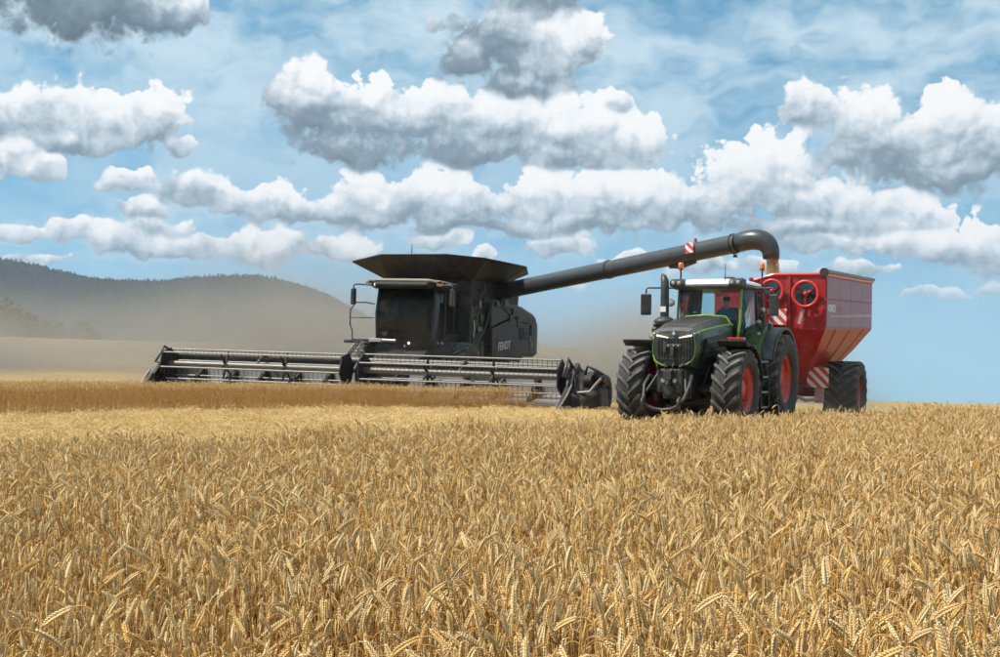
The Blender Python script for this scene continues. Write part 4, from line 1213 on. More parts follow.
# ------------------------------------------------------------------ grain cart
CTH = R(26)
CX, CY = 8.72, 39.0
def build_cart():
    gr0 = g1(CX, CY)
    root = empty('grain_cart', (CX, CY, -0.36), (R(1.4), R(1.2), -CTH))
    tag(root, 'red grain cart with striped warning boards being filled behind the tractor', 'grain cart')
    W, YF, YR = 1.55, -3.05, 3.75
    ZT, ZM = 4.25, 2.78
    t = 0.05
    # hopper shell: upright walls above, funnel below
    ZL = 3.78                              # the front wall's top edge drops towards the far corner
    def ring(x, y0, y1, z, zl=None):
        return [(-x, y0, z if zl is None else zl), (0.08*x, y0, z), (x, y0, z), (x, y1, z), (-x, y1, z)]
    m = MB()
    outer = [ring(0.62, -1.7, 1.0, 1.25), ring(W-0.30, -2.75, YR-1.3, 2.15), ring(W, YF, YR, ZM), ring(W, YF, YR, ZT, ZL)]
    inner = [ring(W-t, YF+t, YR-t, ZT, ZL), ring(W-t, YF+t, YR-t, ZM+0.02), ring(0.60, -1.6, 0.9, 1.34)]
    m.loft(outer + inner)
    hop = m.build('hopper', M_RED, root, 0.01)
    # folded rim round the top
    corners = [(-W, YF, ZL), (0.08*W, YF, ZT), (W, YF, ZT), (W, YR, ZT), (-W, YR, ZT)]
    for i in range(5):
        a, b = corners[i], corners[(i+1) % 5]
        m = MB(); m.tube([(a[0], a[1], a[2]+0.02), (b[0], b[1], b[2]+0.02)], 0.05, 8); m.build('rim_rail', M_REDLIT, hop)
    # side panels with pressed seams
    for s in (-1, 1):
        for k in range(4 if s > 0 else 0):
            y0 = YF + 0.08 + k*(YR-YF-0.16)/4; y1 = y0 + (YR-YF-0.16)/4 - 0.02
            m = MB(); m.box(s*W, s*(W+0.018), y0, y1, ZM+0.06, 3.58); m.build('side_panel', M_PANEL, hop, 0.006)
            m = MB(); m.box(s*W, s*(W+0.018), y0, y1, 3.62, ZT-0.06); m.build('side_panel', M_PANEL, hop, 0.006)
    m = MB(); m.hexa([(W+0.019, YF+0.5, 3.12), (W+0.026, YF+0.5, 3.12), (W+0.026, YR-0.25, 3.16), (W+0.019, YR-0.25, 3.16), (W+0.019, YF+0.5, 3.16), (W+0.026, YF+0.5, 3.16), (W+0.026, YR-0.25, 3.25), (W+0.019, YR-0.25, 3.25)])
    m.build('side_stripe', M_STRIPE, hop)
    text_part('HORSCH', 0.27, M_WHITE, 'lettering', hop, (W+0.022, YF+0.16, 3.27), (R(90), 0, R(90)), 0.003, 0, 1.05)
    text_part('Titan 34 UW', 0.13, M_STRIPE, 'lettering', hop, (W+0.022, YF+1.32, 3.29), (R(90), 0, R(90)), 0.003, 0, 0.72)
    for t in (0.2, 0.5, 0.8):
        a_ = Vector((W, YF+(YR-YF)*t, ZM)); b_ = Vector((0.62, -1.7+2.7*t, 1.25)); mid = Vector((W-0.30, -2.75+(YR-1.3+2.75)*t, 2.15))
        m = MB(); m.tube([a_, mid, b_], 0.022, 6); m.build('funnel_stiffener', M_RED, hop)
    # grain inside
    m = MB(); n = 16; v = []; f = []
    for i in range(n+1):
        for j in range(n+1):
            x = -1.4+2.8*i/n; y = YF+0.12+(YR-YF-0.24)*j/n
            v.append((x, y, 3.1 + 0.85*math.exp(-((x+0.4)**2+(y-YF-2.4)**2)/1.6)))
    for i in range(n):
        for j in range(n):
            a = i*(n+1)+j; f.append((a, a+n+1, a+n+2, a+1))
    m.add(v, f, smooth=True); m.build('grain_load', M_GRAIN, root)
    # front wall: ribs, two round ports, light bar, board
    for x in (-0.5, 0.56):
        m = MB(); m.box(x-0.05, x+0.05, YF-0.07, YF-0.001, ZM, ZT-0.05); m.build('wall_rib', M_RED, hop, 0.01)
    def port(x, z, r, sy):
        c = (x, YF-0.14, z)
        m = MB(); m.lathe([(r, 0.0), (r+0.035, -0.02), (r+0.04, -0.07), (r, -0.09), (r-0.035, -0.07), (r-0.035, 0.02)], 32, 'Y', c, close=True)
        o = m.build('port_ring', M_REDLIT, hop)
        m = MB(); m.lathe([(0.001, 0.10), (r-0.03, 0.10)], 32, 'Y', c); m.lathe([(r-0.03, 0.10), (r-0.03, 0.16)], 32, 'Y', c); m.build('port_glass', M_MIRROR, o)
        for k in range(3):
            a = 2*PI*k/3+0.5
            m = MB(); m.tube([(x, YF-0.12, z), (x+(r-0.03)*math.cos(a), YF-0.10, z+(r-0.03)*math.sin(a))], [0.045, 0.03], 6); m.build('port_spoke', M_RED, o)
        m = MB(); m.sphere((x, YF-0.14, z), 0.075, 10, 8); m.build('port_hub', M_RED, o)
    port(1.04, 3.74, 0.34, 0); port(0.12, 3.82, 0.30, 0)
    m = MB(); m.cbox((0.92, YF-0.10, 3.12), (0.10, 0.08, 0.42), rot=(0, 0.25, 0)); m.build('marker_bar', M_STRIPE, hop, 0.01)
    def board(x, y, z, w, h, par):
        m = MB(); m.box(-w/2, w/2, -0.012, 0.012, -h/2, h/2); o = m.build('warning_board', M_CHEV, par); o.location = (x, y, z); return o
    bb = board(0.26, YF-0.2, 3.12, 0.56, 0.44, root)
    m = MB(); m.cyl((0.26, YF-0.18, 3.05), (0.26, YF+0.25, 3.05), 0.03, 8); m.build('board_bracket', M_RED, root)
    # lower front: sloped chute and unloading gear
    m = MB(); m.prism([(-2.95, 2.5), (-1.75, 1.2), (-1.6, 1.3), (-2.6, 2.6)], -0.55, 0.55); m.build('chute', M_RED, root, 0.02)
    m = MB(); m.tube([(-0.1, -2.2, 1.15), (-0.15, -2.7, 2.0), (-0.15, -3.28, 3.0), (-0.2, -3.3, 3.7)], [0.22, 0.22, 0.2, 0.18], 14); m.build('unload_auger', M_RED, root)
    # chassis
    m = MB()
    m.box(-0.55, -0.35, -3.4, 2.6, 0.95, 1.25); m.box(0.35, 0.55, -3.4, 2.6, 0.95, 1.25)
    for y in (-3.3, -1.6, 0.0, 2.4): m.box(-0.36, 0.36, y, y+0.2, 0.97, 1.23)
    m.build('frame', M_RED, root, 0.02)
    m = MB(); m.prism([(-0.5, 0), (0.5, 0), (0.16, -2.35), (-0.16, -2.35)], 0.72, 0.98, 'XY')
    o = m.build('drawbar', M_RED, root, 0.03); o.location = (0, -3.2, 0.1)
    m = MB(); m.cyl((-1.0, 0, 0.92), (1.0, 0, 0.92), 0.13, 14); m.build('axle', M_IRON, root)
    for s in (-1, 1):
        m = MB(); m.hexa([(s*0.5, -0.35, 0.95), (s*0.62, -0.35, 0.95), (s*0.62, 0.35, 0.95), (s*0.5, 0.35, 0.95), (s*0.95, -0.6, 2.2), (s*1.07, -0.6, 2.2), (s*1.07, 0.6, 2.2), (s*0.95, 0.6, 2.2)])
        m.build('hopper_support', M_RED, root, 0.015)
        m = MB(); m.tube([(s*0.62, -1.55, 1.1), (s*1.25, -1.62, 1.15), (s*1.4, -1.62, 1.55)], 0.045, 8); m.build('board_arm', M_IRON, root)
    RW, WW = 0.93, 0.98
    tm = tyre_mesh('tyre', RW, WW, 0.46, 18, 0.06, 0.46).mesh('cart_tyre', [M_RUBBER, M_LUG])
    for s in (-1, 1): wheel(root, 'cart_wheel', (s*1.50, 0, RW), RW, WW, 0.46, s, tm, M_RIM, 0.3)
    board(1.08, -1.72, 1.42, 0.60, 0.56, root)
    board(-1.08, -1.72, 1.42, 0.60, 0.56, root)
    # plastic mudflap and hose under the board
    m = MB(); m.cbox((1.12, -1.66, 0.92), (0.26, 0.03, 0.42)); m.build('mudflap', M_STRIPE, root, 0.01)
    m = MB(); m.tube([(0.4, -2.2, 1.0), (0.8, -1.95, 0.78), (1.1, -1.7, 0.82)], 0.05, 8); m.build('hose', M_STRIPE, root)
    m = MB(); m.tube([(-0.3, -3.6, 1.25), (0.2, -4.2, 1.35), (0.2, -4.9, 1.2)], 0.03, 8); m.build('hose', M_BLACK, root)
    # rolled tarpaulin along the right rim
    m = MB(); m.cyl((W+0.03, YF-0.08, ZT+0.10), (W+0.03, YR+0.05, ZT+0.10), 0.055, 14); tp = m.build('rolled_tarpaulin', M_GRAPH, root)
    m = MB(); m.cyl((W-0.02, YF-0.16, ZT+0.07), (W-0.02, YF-0.06, ZT+0.07), 0.12, 16); m.build('roll_end', M_BLACK, tp)
    return root
cart = build_cart()

# ------------------------------------------------------------------ combine harvester
KTH = R(18)
KX, KY = -2.85, 43.69
HX, HY = -0.78, -3.0            # header centre in the machine's frame
def build_combine():
    root = empty('combine_harvester', (KX, KY, g1(KX, KY)), (0, R(1.8), -KTH))
    tag(root, 'dusty black combine harvester with wide reel unloading grain through its long auger', 'combine harvester')
    # ---- running gear
    RW = 1.02
    tm = tyre_mesh('tyre', RW, 0.80, 0.46, 19, 0.06, 0.36).mesh('combine_tyre', [M_RUBBER, M_LUG])
    tr = tyre_mesh('tyre', 0.72, 0.6, 0.34, 18, 0.05, 0.36).mesh('combine_rear_tyre', [M_RUBBER, M_LUG])
    for s in (-1, 1):
        wheel(root, 'front_wheel', (s*1.55, 0.2, RW), RW, 0.80, 0.46, s, tm, M_COMB2, 0.35)
        wheel(root, 'rear_wheel', (s*1.4, 4.3, 0.72), 0.72, 0.6, 0.34, s, tr, M_COMB2, 0.35)
    m = MB(); m.cyl((-1.2, 0.2, 1.0), (1.2, 0.2, 1.0), 0.2, 12); m.build('front_axle', M_COMB2, root)
    m = MB(); m.cyl((-1.2, 4.3, 0.75), (1.2, 4.3, 0.75), 0.14, 12); m.build('rear_axle', M_COMB2, root)
    # ---- body
    m = MB(); m.prism([(-0.6, 1.0), (6.0, 1.0), (7.2, 1.6), (7.0, 2.2), (0.2, 2.3), (-0.5, 2.05)], -1.2, 1.2); m.build('lower_body', M_COMB2, root, 0.03)
    m = MB(); m.box(-1.5, 1.55, 0.95, 4.0, 2.0, 4.10); m.build('grain_tank', M_COMB, root, 0.05, 3)
    m = MB(); m.loft([[(-1.55, 4.0, 1.7), (1.65, 4.0, 1.7), (1.65, 4.0, 3.50), (1.35, 4.0, 3.70), (-1.2, 4.0, 3.70), (-1.55, 4.0, 3.5)],
                      [(-1.6, 6.0, 1.6), (1.85, 6.0, 1.6), (1.85, 6.0, 3.36), (1.5, 6.0, 3.60), (-1.2, 6.0, 3.60), (-1.6, 6.0, 3.36)],
                      [(-1.55, 7.4, 1.6), (1.95, 7.4, 1.6), (1.95, 7.4, 3.10), (1.65, 7.4, 3.35), (-1.2, 7.4, 3.35), (-1.55, 7.4, 3.10)],
                      [(-1.3, 8.3, 1.7), (1.75, 8.3, 1.7), (1.75, 8.3, 2.85), (1.35, 8.3, 3.1), (-1.0, 8.3, 3.1), (-1.3, 8.3, 2.85)]])
    m.build('engine_cover', M_COMB, root, 0.14, 3)
    m = MB(); m.box(0.4, 1.60, 4.1, 6.2, 3.52, 4.0); eb = m.build('engine_air_box', M_COMB, root, 0.06)
    for k in range(6):
        m = MB(); m.box(1.602, 1.625, 4.4+k*0.28, 4.58+k*0.28, 3.60, 3.92); m.build('air_slat', M_COMB2, eb)
    m = MB(); m.cbox((1.45, 6.7, 3.42), (0.30, 0.25, 0.10)); m.build('rear_lamp', M_COMB2, root, 0.02)
    for s in (-1, 1):
        o_ = 0.22 if s > 0 else 0.0
        m = MB(); m.prism([(2.2, 1.5), (5.4, 1.4), (6.6, 1.95), (6.4, 2.75), (4.6, 3.0), (2.1, 2.55)], s*(1.662+o_), s*(1.74+o_)); d = m.build('side_shield', M_COMB, root, 0.03)
        m = MB(); m.prism([(2.4, 1.62), (4.1, 1.58), (4.5, 2.46), (2.6, 2.30)], s*(1.742+o_), s*(1.76+o_)); m.build('name_panel', M_COMB2, d, 0.01)
        m = MB(); m.prism([(0.55, 1.6), (2.0, 1.55), (1.95, 3.3), (0.75, 3.35)], s*1.57, s*1.66); f_ = m.build('front_shield', M_COMB, root, 0.03)
        m = MB(); m.tube([(s*1.70, 0.9, 2.2), (s*1.73, 0.9, 2.5), (s*1.70, 0.9, 2.8)], 0.02, 6); m.build('shield_handle', M_STEEL, f_)
        m = MB(); m.prism([(2.1, 2.60), (4.6, 3.04), (6.3, 2.82), (5.8, 3.3), (2.1, 3.5)], s*(1.60+o_), s*(1.70+o_)); m.build('upper_shield', M_COMB, root, 0.03)
        m = MB(); m.tube([(s*1.68, 1.3, 3.3), (s*1.74, 1.3, 3.75), (s*1.62, 1.5, 3.85), (s*1.60, 2.4, 3.85)], 0.018, 6); m.build('service_rail', M_COMB2, root)
    for k in range(7):
        m = MB(); m.cbox((1.70, 1.0+0.14*(k % 3), 2.0+0.22*k), (0.07, 0.10, 0.12)); m.build('service_fitting', M_IRON if k % 2 else M_COMB2, root, 0.01)
    rg = random.Random(21)
    for k in range(22):                                     # covers, boxes and brackets along the left side
        y = rg.uniform(0.7, 7.2); z = rg.uniform(1.6, 3.5); wy, wz = rg.uniform(0.12, 0.5), rg.uniform(0.08, 0.4)
        if 2.3 < y < 4.8 and z < 2.5: continue
        xb = 1.66 if y < 2.2 else 1.93
        m = MB(); m.cbox((xb+0.02, y, z), (0.05+0.08*rg.random(), wy, wz)); m.build('side_cover', rg.choice((M_COMB, M_COMB2, M_IRON, M_GRAPH)), root, 0.012)
    for y0, z0, y1, z1 in ((0.7, 1.7, 1.9, 3.2), (2.2, 3.4, 4.2, 3.1), (4.9, 2.2, 6.9, 2.9), (5.2, 1.6, 7.2, 1.8), (1.2, 3.5, 1.2, 4.0)):
        m = MB(); m.tube([(1.78, y0, z0), (1.98, (y0+y1)/2, (z0+z1)/2+0.1), (1.92, y1, z1)], 0.025, 6); m.build('side_pipe', M_IRON, root)
    for k in range(6):
        m = MB(); m.cbox((1.97, 5.3+0.18*k, 2.45), (0.03, 0.10, 0.42)); m.build('vent_slat', M_COMB2, root)
    m = MB(); m.tube([(1.55, 4.2, 3.6), (1.62, 4.2, 4.35), (1.62, 6.2, 4.30), (1.55, 6.2, 3.5)], 0.02, 6); m.build('top_rail', M_COMB2, root)
    text_part('FENDT', 0.40, M_STRIPE2, 'lettering', root, (1.984, 2.72, 1.80), (R(90), R(-4), R(90)), 0.004, 0.15, 1.45)
    # ---- grain tank extension: flared panels
    base = [(-1.48, 0.95, 4.12), (1.52, 0.95, 4.12), (1.52, 3.95, 4.12), (-1.48, 3.95, 4.12)]
    top = TANK_TOP
    panels = [((0,), (7, 0)), ((0, 1), (0, 1, 2)), ]
    def panel(pts, name='tank_flap'):
        pts = [Vector(p) for p in pts]; n = (pts[1]-pts[0]).cross(pts[-1]-pts[0]).normalized()*0.03
        m = MB(); k = len(pts); m.add(pts + [p+n for p in pts], [tuple(range(k)), tuple(range(2*k-1, k-1, -1))] + [(i, i+k, (i+1) % k+k, (i+1) % k) for i in range(k)])
        return m.build(name, M_COMB, tank)
    m = MB(); m.box(-1.52, 1.57, 0.92, 4.03, 4.07, 4.15); tank = m.build('tank_collar', M_COMB2, root, 0.01)
    b0, b1, b2, b3 = base
    panel([b0, b1, top[2], top[1]]); panel([b1, b2, top[4], top[3]]); panel([b2, b3, top[6], top[5]]); panel([b3, b0, top[0], top[7]])
    for bb, i, j in ((b0, 0, 1), (b1, 2, 3), (b2, 4, 5), (b3, 6, 7)): panel([bb, top[j], top[i]], 'corner_flap')
    for t in (0.2, 0.5, 0.8):
        for (pa, pb, qa, qb) in ((b0, b1, top[1], top[2]), (b1, b2, top[3], top[4])):
            a_ = Vector(pa).lerp(Vector(pb), t); q_ = Vector(qa).lerp(Vector(qb), t)
            m = MB(); m.tube([a_, q_], 0.035, 6); m.build('flap_rib', M_COMB2, tank)
    for i in range(8):
        m = MB(); m.tube([top[i], top[(i+1) % 8]], 0.03, 6); m.build('flap_edge', M_COMB2, tank)
    m = MB(); m.tube([(-0.35, 0.25, 4.85), (-0.35, 0.25, 5.3)], [0.02, 0.01], 6); m.build('antenna', M_BLACK, tank)
    # ---- cab
    cx0, cx1, cf, cb, zb, zr = -1.02, 1.02, -1.05, 0.85, 2.05, 3.72
    m = MB(); m.prism([(cf+0.15, 1.75), (cb, 1.75), (cb, 2.08), (cf, 2.08)], cx0, cx1); m.build('cab_floor', M_COMB2, root, 0.03)
    for s in (-1, 1):
        m = MB(); m.tube([(s*0.98, cf+0.04, zb), (s*1.0, cf-0.02, 2.9), (s*0.98, cf+0.14, zr)], 0.045, 8); m.build('cab_post', M_COMB2, root)
        m = MB(); m.tube([(s*1.03, -0.15, zb), (s*1.05, -0.15, 2.9), (s*1.02, -0.15, zr)], 0.05, 8); m.build('cab_post', M_COMB2, root)
        m = MB(); m.tube([(s*1.02, cb-0.05, zb), (s*1.02, cb-0.05, zr)], 0.07, 8); m.build('cab_post', M_COMB2, root)
        m = MB(); m.hexa([(s*1.0, cf+0.06, zb), (s*1.01, cf+0.06, zb), (s*1.04, -0.16, zb), (s*1.03, -0.16, zb), (s*0.99, cf+0.12, zr), (s*1.0, cf+0.12, zr), (s*1.03, -0.16, zr), (s*1.02, -0.16, zr)]); m.build('side_window', M_DUSTGLASS, root)
        m = MB(); m.hexa([(s*1.03, -0.12, zb), (s*1.04, -0.12, zb), (s*1.04, cb-0.1, zb), (s*1.03, cb-0.1, zb), (s*1.02, -0.12, zr), (s*1.03, -0.12, zr), (s*1.03, cb-0.1, zr), (s*1.02, cb-0.1, zr)]); m.build('door_window', M_DUSTGLASS, root)
    # curved windscreen
    m = MB(); rows = []
    for z, yo in ((zb, 0.05), (2.5, -0.03), (3.1, -0.02), (zr, 0.12)):
        rows.append([(x, cf + yo - 0.16*(1-(x/0.98)**2), z) for x in np.linspace(-0.97, 0.97, 9)])
    m.loft(rows, caps=False, smooth=True, closed=False); ws = m.build('windscreen', M_DUSTGLASS, root)
    so = ws.modifiers.new('thick', 'SOLIDIFY'); so.thickness = 0.01
    m = MB(); m.box(cx0, cx1, cb-0.03, cb+0.05, zb, zr); m.build('cab_rear_wall', M_COMB2, root)
    m = MB(); rr = []
    for z, k, f0 in ((3.72, 0.0, 0), (3.80, 0.10, 0.12), (3.90, 0.10, 0.10), (3.98, -0.08, -0.1)):
        rr.append([(cx0-0.12-k, cf-0.05-f0+0.2, z), (cx0+0.12, cf-0.30-f0, z), (cx1-0.12, cf-0.30-f0, z), (cx1+0.12+k, cf-0.05-f0+0.2, z), (cx1+0.1+k, cb+0.05, z), (cx0-0.1-k, cb+0.05, z)])
    m.loft(rr); roof = m.build('cab_roof', M_COMB2, root, 0.03)
    m = MB(); m.loft([[(cx0-0.04, cf-0.30, 3.93), (cx1+0.06, cf-0.30, 3.93), (cx1+0.12, cb, 3.95), (cx0-0.04, cb, 3.95)], [(cx0+0.05, cf-0.34, 3.985), (cx1, cf-0.34, 3.985), (cx1+0.04, cb, 4.0), (cx0+0.05, cb, 4.0)], [(cx0+0.25, cf-0.12, 4.045), (cx1-0.2, cf-0.12, 4.045), (cx1-0.2, cb-0.05, 4.05), (cx0+0.25, cb-0.05, 4.05)]]); m.build('roof_cap', M_CAP, roof, 0.02)
    for x in (-0.92, -0.76, -0.60, 0.16, 0.38, 0.60, 0.82):
        lamp(roof, (x, cf-0.36, 3.83), 0.055, (0, -1, -0.1), M_LIT if x > -1.2 else M_LAMP)
    for s in (-1, 1):
        m = MB(); m.prism([(cf-0.22, 3.80), (cf+0.10, 3.80), (cf+0.10, 3.93), (cf-0.1, 3.95)], s*1.12, s*1.36); ho = m.build('roof_lamp_pod', M_COMB2, roof, 0.015)
        m = MB(); m.cbox((s*1.20, cf-0.12, 3.97), (0.14, 0.10, 0.05)); m.build('turn_lamp', M_AMBER, ho, 0.012)
    # mirrors
    for s in (-1, 1):
        m = MB(); m.tube([(s*1.2, cf-0.1, 3.82), (s*1.62, cf-0.25, 3.84), (s*1.72, cf-0.28, 3.80), (s*1.72, cf-0.28, 3.70)], 0.025, 8); ar = m.build('mirror_arm', M_BLACK, root)
        m = MB(); m.cbox((s*1.72, cf-0.28, 3.43), (0.13, 0.20, 0.54)); m.build('mirror_housing', M_BLACK, ar, 0.035, 3)
    # platform with rail and ladder on the far side
    m = MB(); m.box(-1.85, -1.04, cf-0.1, 0.9, 1.98, 2.05); pl = m.build('platform', M_COMB2, root, 0.01)
    m = MB(); m.tube([(-1.82, cf-0.05, 2.05), (-1.84, cf-0.05, 2.35), (-1.92, cf-0.05, 2.5), (-1.92, cf-0.05, 3.0), (-1.72, cf-0.05, 3.25), (-1.35, cf-0.05, 3.25), (-1.06, cf-0.05, 3.2)], 0.022, 8); m.build('hand_rail', M_BLACK, pl)
    m = MB(); m.tube([(-1.90, cf-0.05, 2.75), (-1.06, cf-0.05, 2.75)], 0.018, 6); m.build('hand_rail', M_BLACK, pl)
    m = MB(); m.cbox((-1.78, cf-0.2, 1.96), (0.5, 0.12, 0.10)); m.build('rail_lamp', M_BLACK, pl, 0.01)
    m = MB(); m.cbox((-0.92, cf-0.14, 2.02), (0.45, 0.25, 0.12)); m.cyl((-0.7, cf-0.2, 2.03), (-0.2, cf-0.22, 2.02), 0.05, 10); m.build('front_bumper_bar', M_DECK, root, 0.03)
    for k in range(5):
        m = MB(); m.cbox((-1.70+0.10*k, cf-0.25-0.06*k*0, 1.50+0.11*k), (0.46, 0.22, 0.035)); m.build('ladder_step', M_HEAD, root)
    for y in (-0.36, -0.14):
        m = MB(); m.tube([(-1.95, cf+y, 1.40), (-1.45, cf+y, 2.02)], 0.025, 6); m.build('ladder_side', M_HEAD, root)
    lamp(root, (0.20, cf-0.10, 1.95), 0.05, (0, -1, 0), M_LIT); lamp(root, (0.05, cf-0.08, 1.85), 0.04, (0, -1, 0), M_LAMP)
    for x in (1.02, 1.18): lamp(root, (x, cf+0.35, 1.98), 0.055, (0.2, -1, 0), M_LAMP)
    # inside: seat, console, screen
    m = MB(); m.cbox((0.0, 0.1, 2.5), (0.5, 0.5, 0.14)); m.cbox((0.0, 0.38, 2.9), (0.5, 0.14, 0.8)); m.build('operator_seat', M_SEAT, root, 0.05)
    m = MB(); m.cyl((-0.62, cf+0.35, 2.08), (-0.62, cf+0.30, 2.55), 0.13, 12); m.cbox((-0.62, cf+0.25, 2.66), (0.42, 0.30, 0.05), rot=(0.5, 0, 0)); m.build('steering_column', M_HEAD, root, 0.02)
    m = MB(); m.cbox((-0.72, cf+0.32, 3.3), (0.28, 0.06, 0.5)); m.build('screen', M_HEAD, root, 0.02)
    # ---- feeder house
    m = MB(); m.hexa([(-0.85, -2.45, 0.45), (0.75, -2.45, 0.45), (0.85, -0.3, 1.1), (-0.85, -0.3, 1.1), (-0.85, -2.45, 1.15), (0.75, -2.45, 1.15), (0.85, -0.3, 2.0), (-0.85, -0.3, 2.0)])
    m.build('feeder_house', M_COMB2, root, 0.03)
    m = MB(); m.hexa([(-1.05, cf-0.02, 1.55), (1.5, cf+0.3, 1.55), (1.5, 0.3, 1.5), (-1.05, 0.3, 1.5), (-1.05, cf+0.02, 2.0), (1.45, cf+0.45, 2.02), (1.5, 0.3, 2.0), (-1.05, 0.3, 2.0)]); m.build('cab_skirt', M_COMB2, root, 0.04)
    # ---- unloading auger, swung out to the left
    return root

M_BAT = simple_mat('reel_bat_metal', (0.30, 0.285, 0.265), 0.45, metal=0.5, dust=0.45)
M_CAP = simple_mat('pale_roof_cap', (0.30, 0.26, 0.20), 0.4, dust=0.3)
M_STRIPE2 = simple_mat('grey_lettering', (0.50, 0.48, 0.45), 0.45, dust=0.45)
TANK_TOP = [(-2.75, 0.80, 4.72), (-1.35, 0.00, 4.90), (0.95, 0.00, 4.92), (2.05, 0.80, 4.86), (2.55, 3.9, 4.80), (2.1, 5.6, 4.66), (-1.4, 5.0, 4.74), (-2.75, 3.8, 4.72)]
combine = build_combine()
bpy.context.view_layer.update()

def build_auger():
    inv = combine.matrix_world.inverted()
    # base on the body's left shoulder, outlet above the cart
    A = combine.matrix_world @ Vector((1.30, 4.1, 3.86))
    C = at(738, 243, 39.0)
    E = at(771, 259, 38.4)
    d = (C - A).normalized()
    pts = [A - d*0.15, A + (C-A)*0.25, A + (C-A)*0.5, A + (C-A)*0.75, C]
    m = MB(); m.tube([inv @ p for p in pts], 0.285, 24)
    tube = m.build('unloading_auger', M_TUBE, combine)
    for t in (0.10, 0.52, 0.985):
        p = A + (C-A)*t
        m = MB(); m.tube([inv @ (p-d*0.035), inv @ (p+d*0.035)], 0.312, 24); m.build('auger_flange', M_TUBE, tube)
    # elbow and spout
    bend = []
    P0 = C + d*0.05; P1 = C + d*0.75 + Vector((0, 0, 0.10)); P2 = E + Vector((0.06, 0.0, 0.55)); P3 = E.copy()
    for k in range(11):
        t = k/10; q = P0*(1-t)**3 + P1*3*t*(1-t)**2 + P2*3*t*t*(1-t) + P3*t**3
        bend.append(inv @ q)
    m = MB(); m.tube(bend, [0.29, 0.295, 0.30, 0.305, 0.305, 0.30, 0.29, 0.28, 0.265, 0.25, 0.235], 24, caps=False)
    sp = m.build('spout', M_TUBE, tube)
    so = sp.modifiers.new('thick', 'SOLIDIFY'); so.thickness = 0.015
    m = MB(); p = A + (C-A)*0.985 + Vector((0.05, 0, -0.32)); m.tube([inv @ p, inv @ (p+Vector((0, 0, -0.08)))], [0.05, 0.07], 10); m.build('spout_lamp', M_BLACK, tube)
    # warning board on the tube, tail lamp above it
    p = A + (C-A)*0.855
    side = d.cross(Vector((0, 0, 1))).normalized()
    if side.y > 0: side = -side
    upv = side.cross(d).normalized()
    if upv.z < 0: upv = -upv
    M = Matrix((d, -side, upv)).transposed().to_4x4(); M.translation = p + side*0.32 + upv*0.10
    m = MB(); m.box(-0.15, 0.15, -0.01, 0.01, -0.16, 0.16); o = m.build('warning_board', M_CHEV, tube)
    o.matrix_parent_inverse = Matrix.Identity(4); o.matrix_local = inv @ M
    m = MB(); m.cyl(inv @ (p+upv*0.28), inv @ (p+upv*0.40), 0.05, 10); m.build('tail_lamp', M_REDLENS, tube)
    # lifting knee under the tube
    kn = A + (C-A)*0.80
    m = MB(); m.tube([inv @ (kn - d*0.5 - upv*0.31), inv @ (kn - upv*0.35), inv @ (kn + d*0.55 - upv*0.31)], [0.05, 0.09, 0.05], 8); m.build('tube_stiffener', M_TUBE, tube)
    # pivot tower
    m = MB(); m.tube([Vector((1.25, 4.0, 2.6)), Vector((1.25, 4.05, 3.5)), Vector((1.28, 4.1, 3.84)), inv @ (A + d*0.5)], [0.3, 0.3, 0.3, 0.26], 18); m.build('auger_pivot', M_COMB2, combine)
    return E
SPOUT = build_auger()

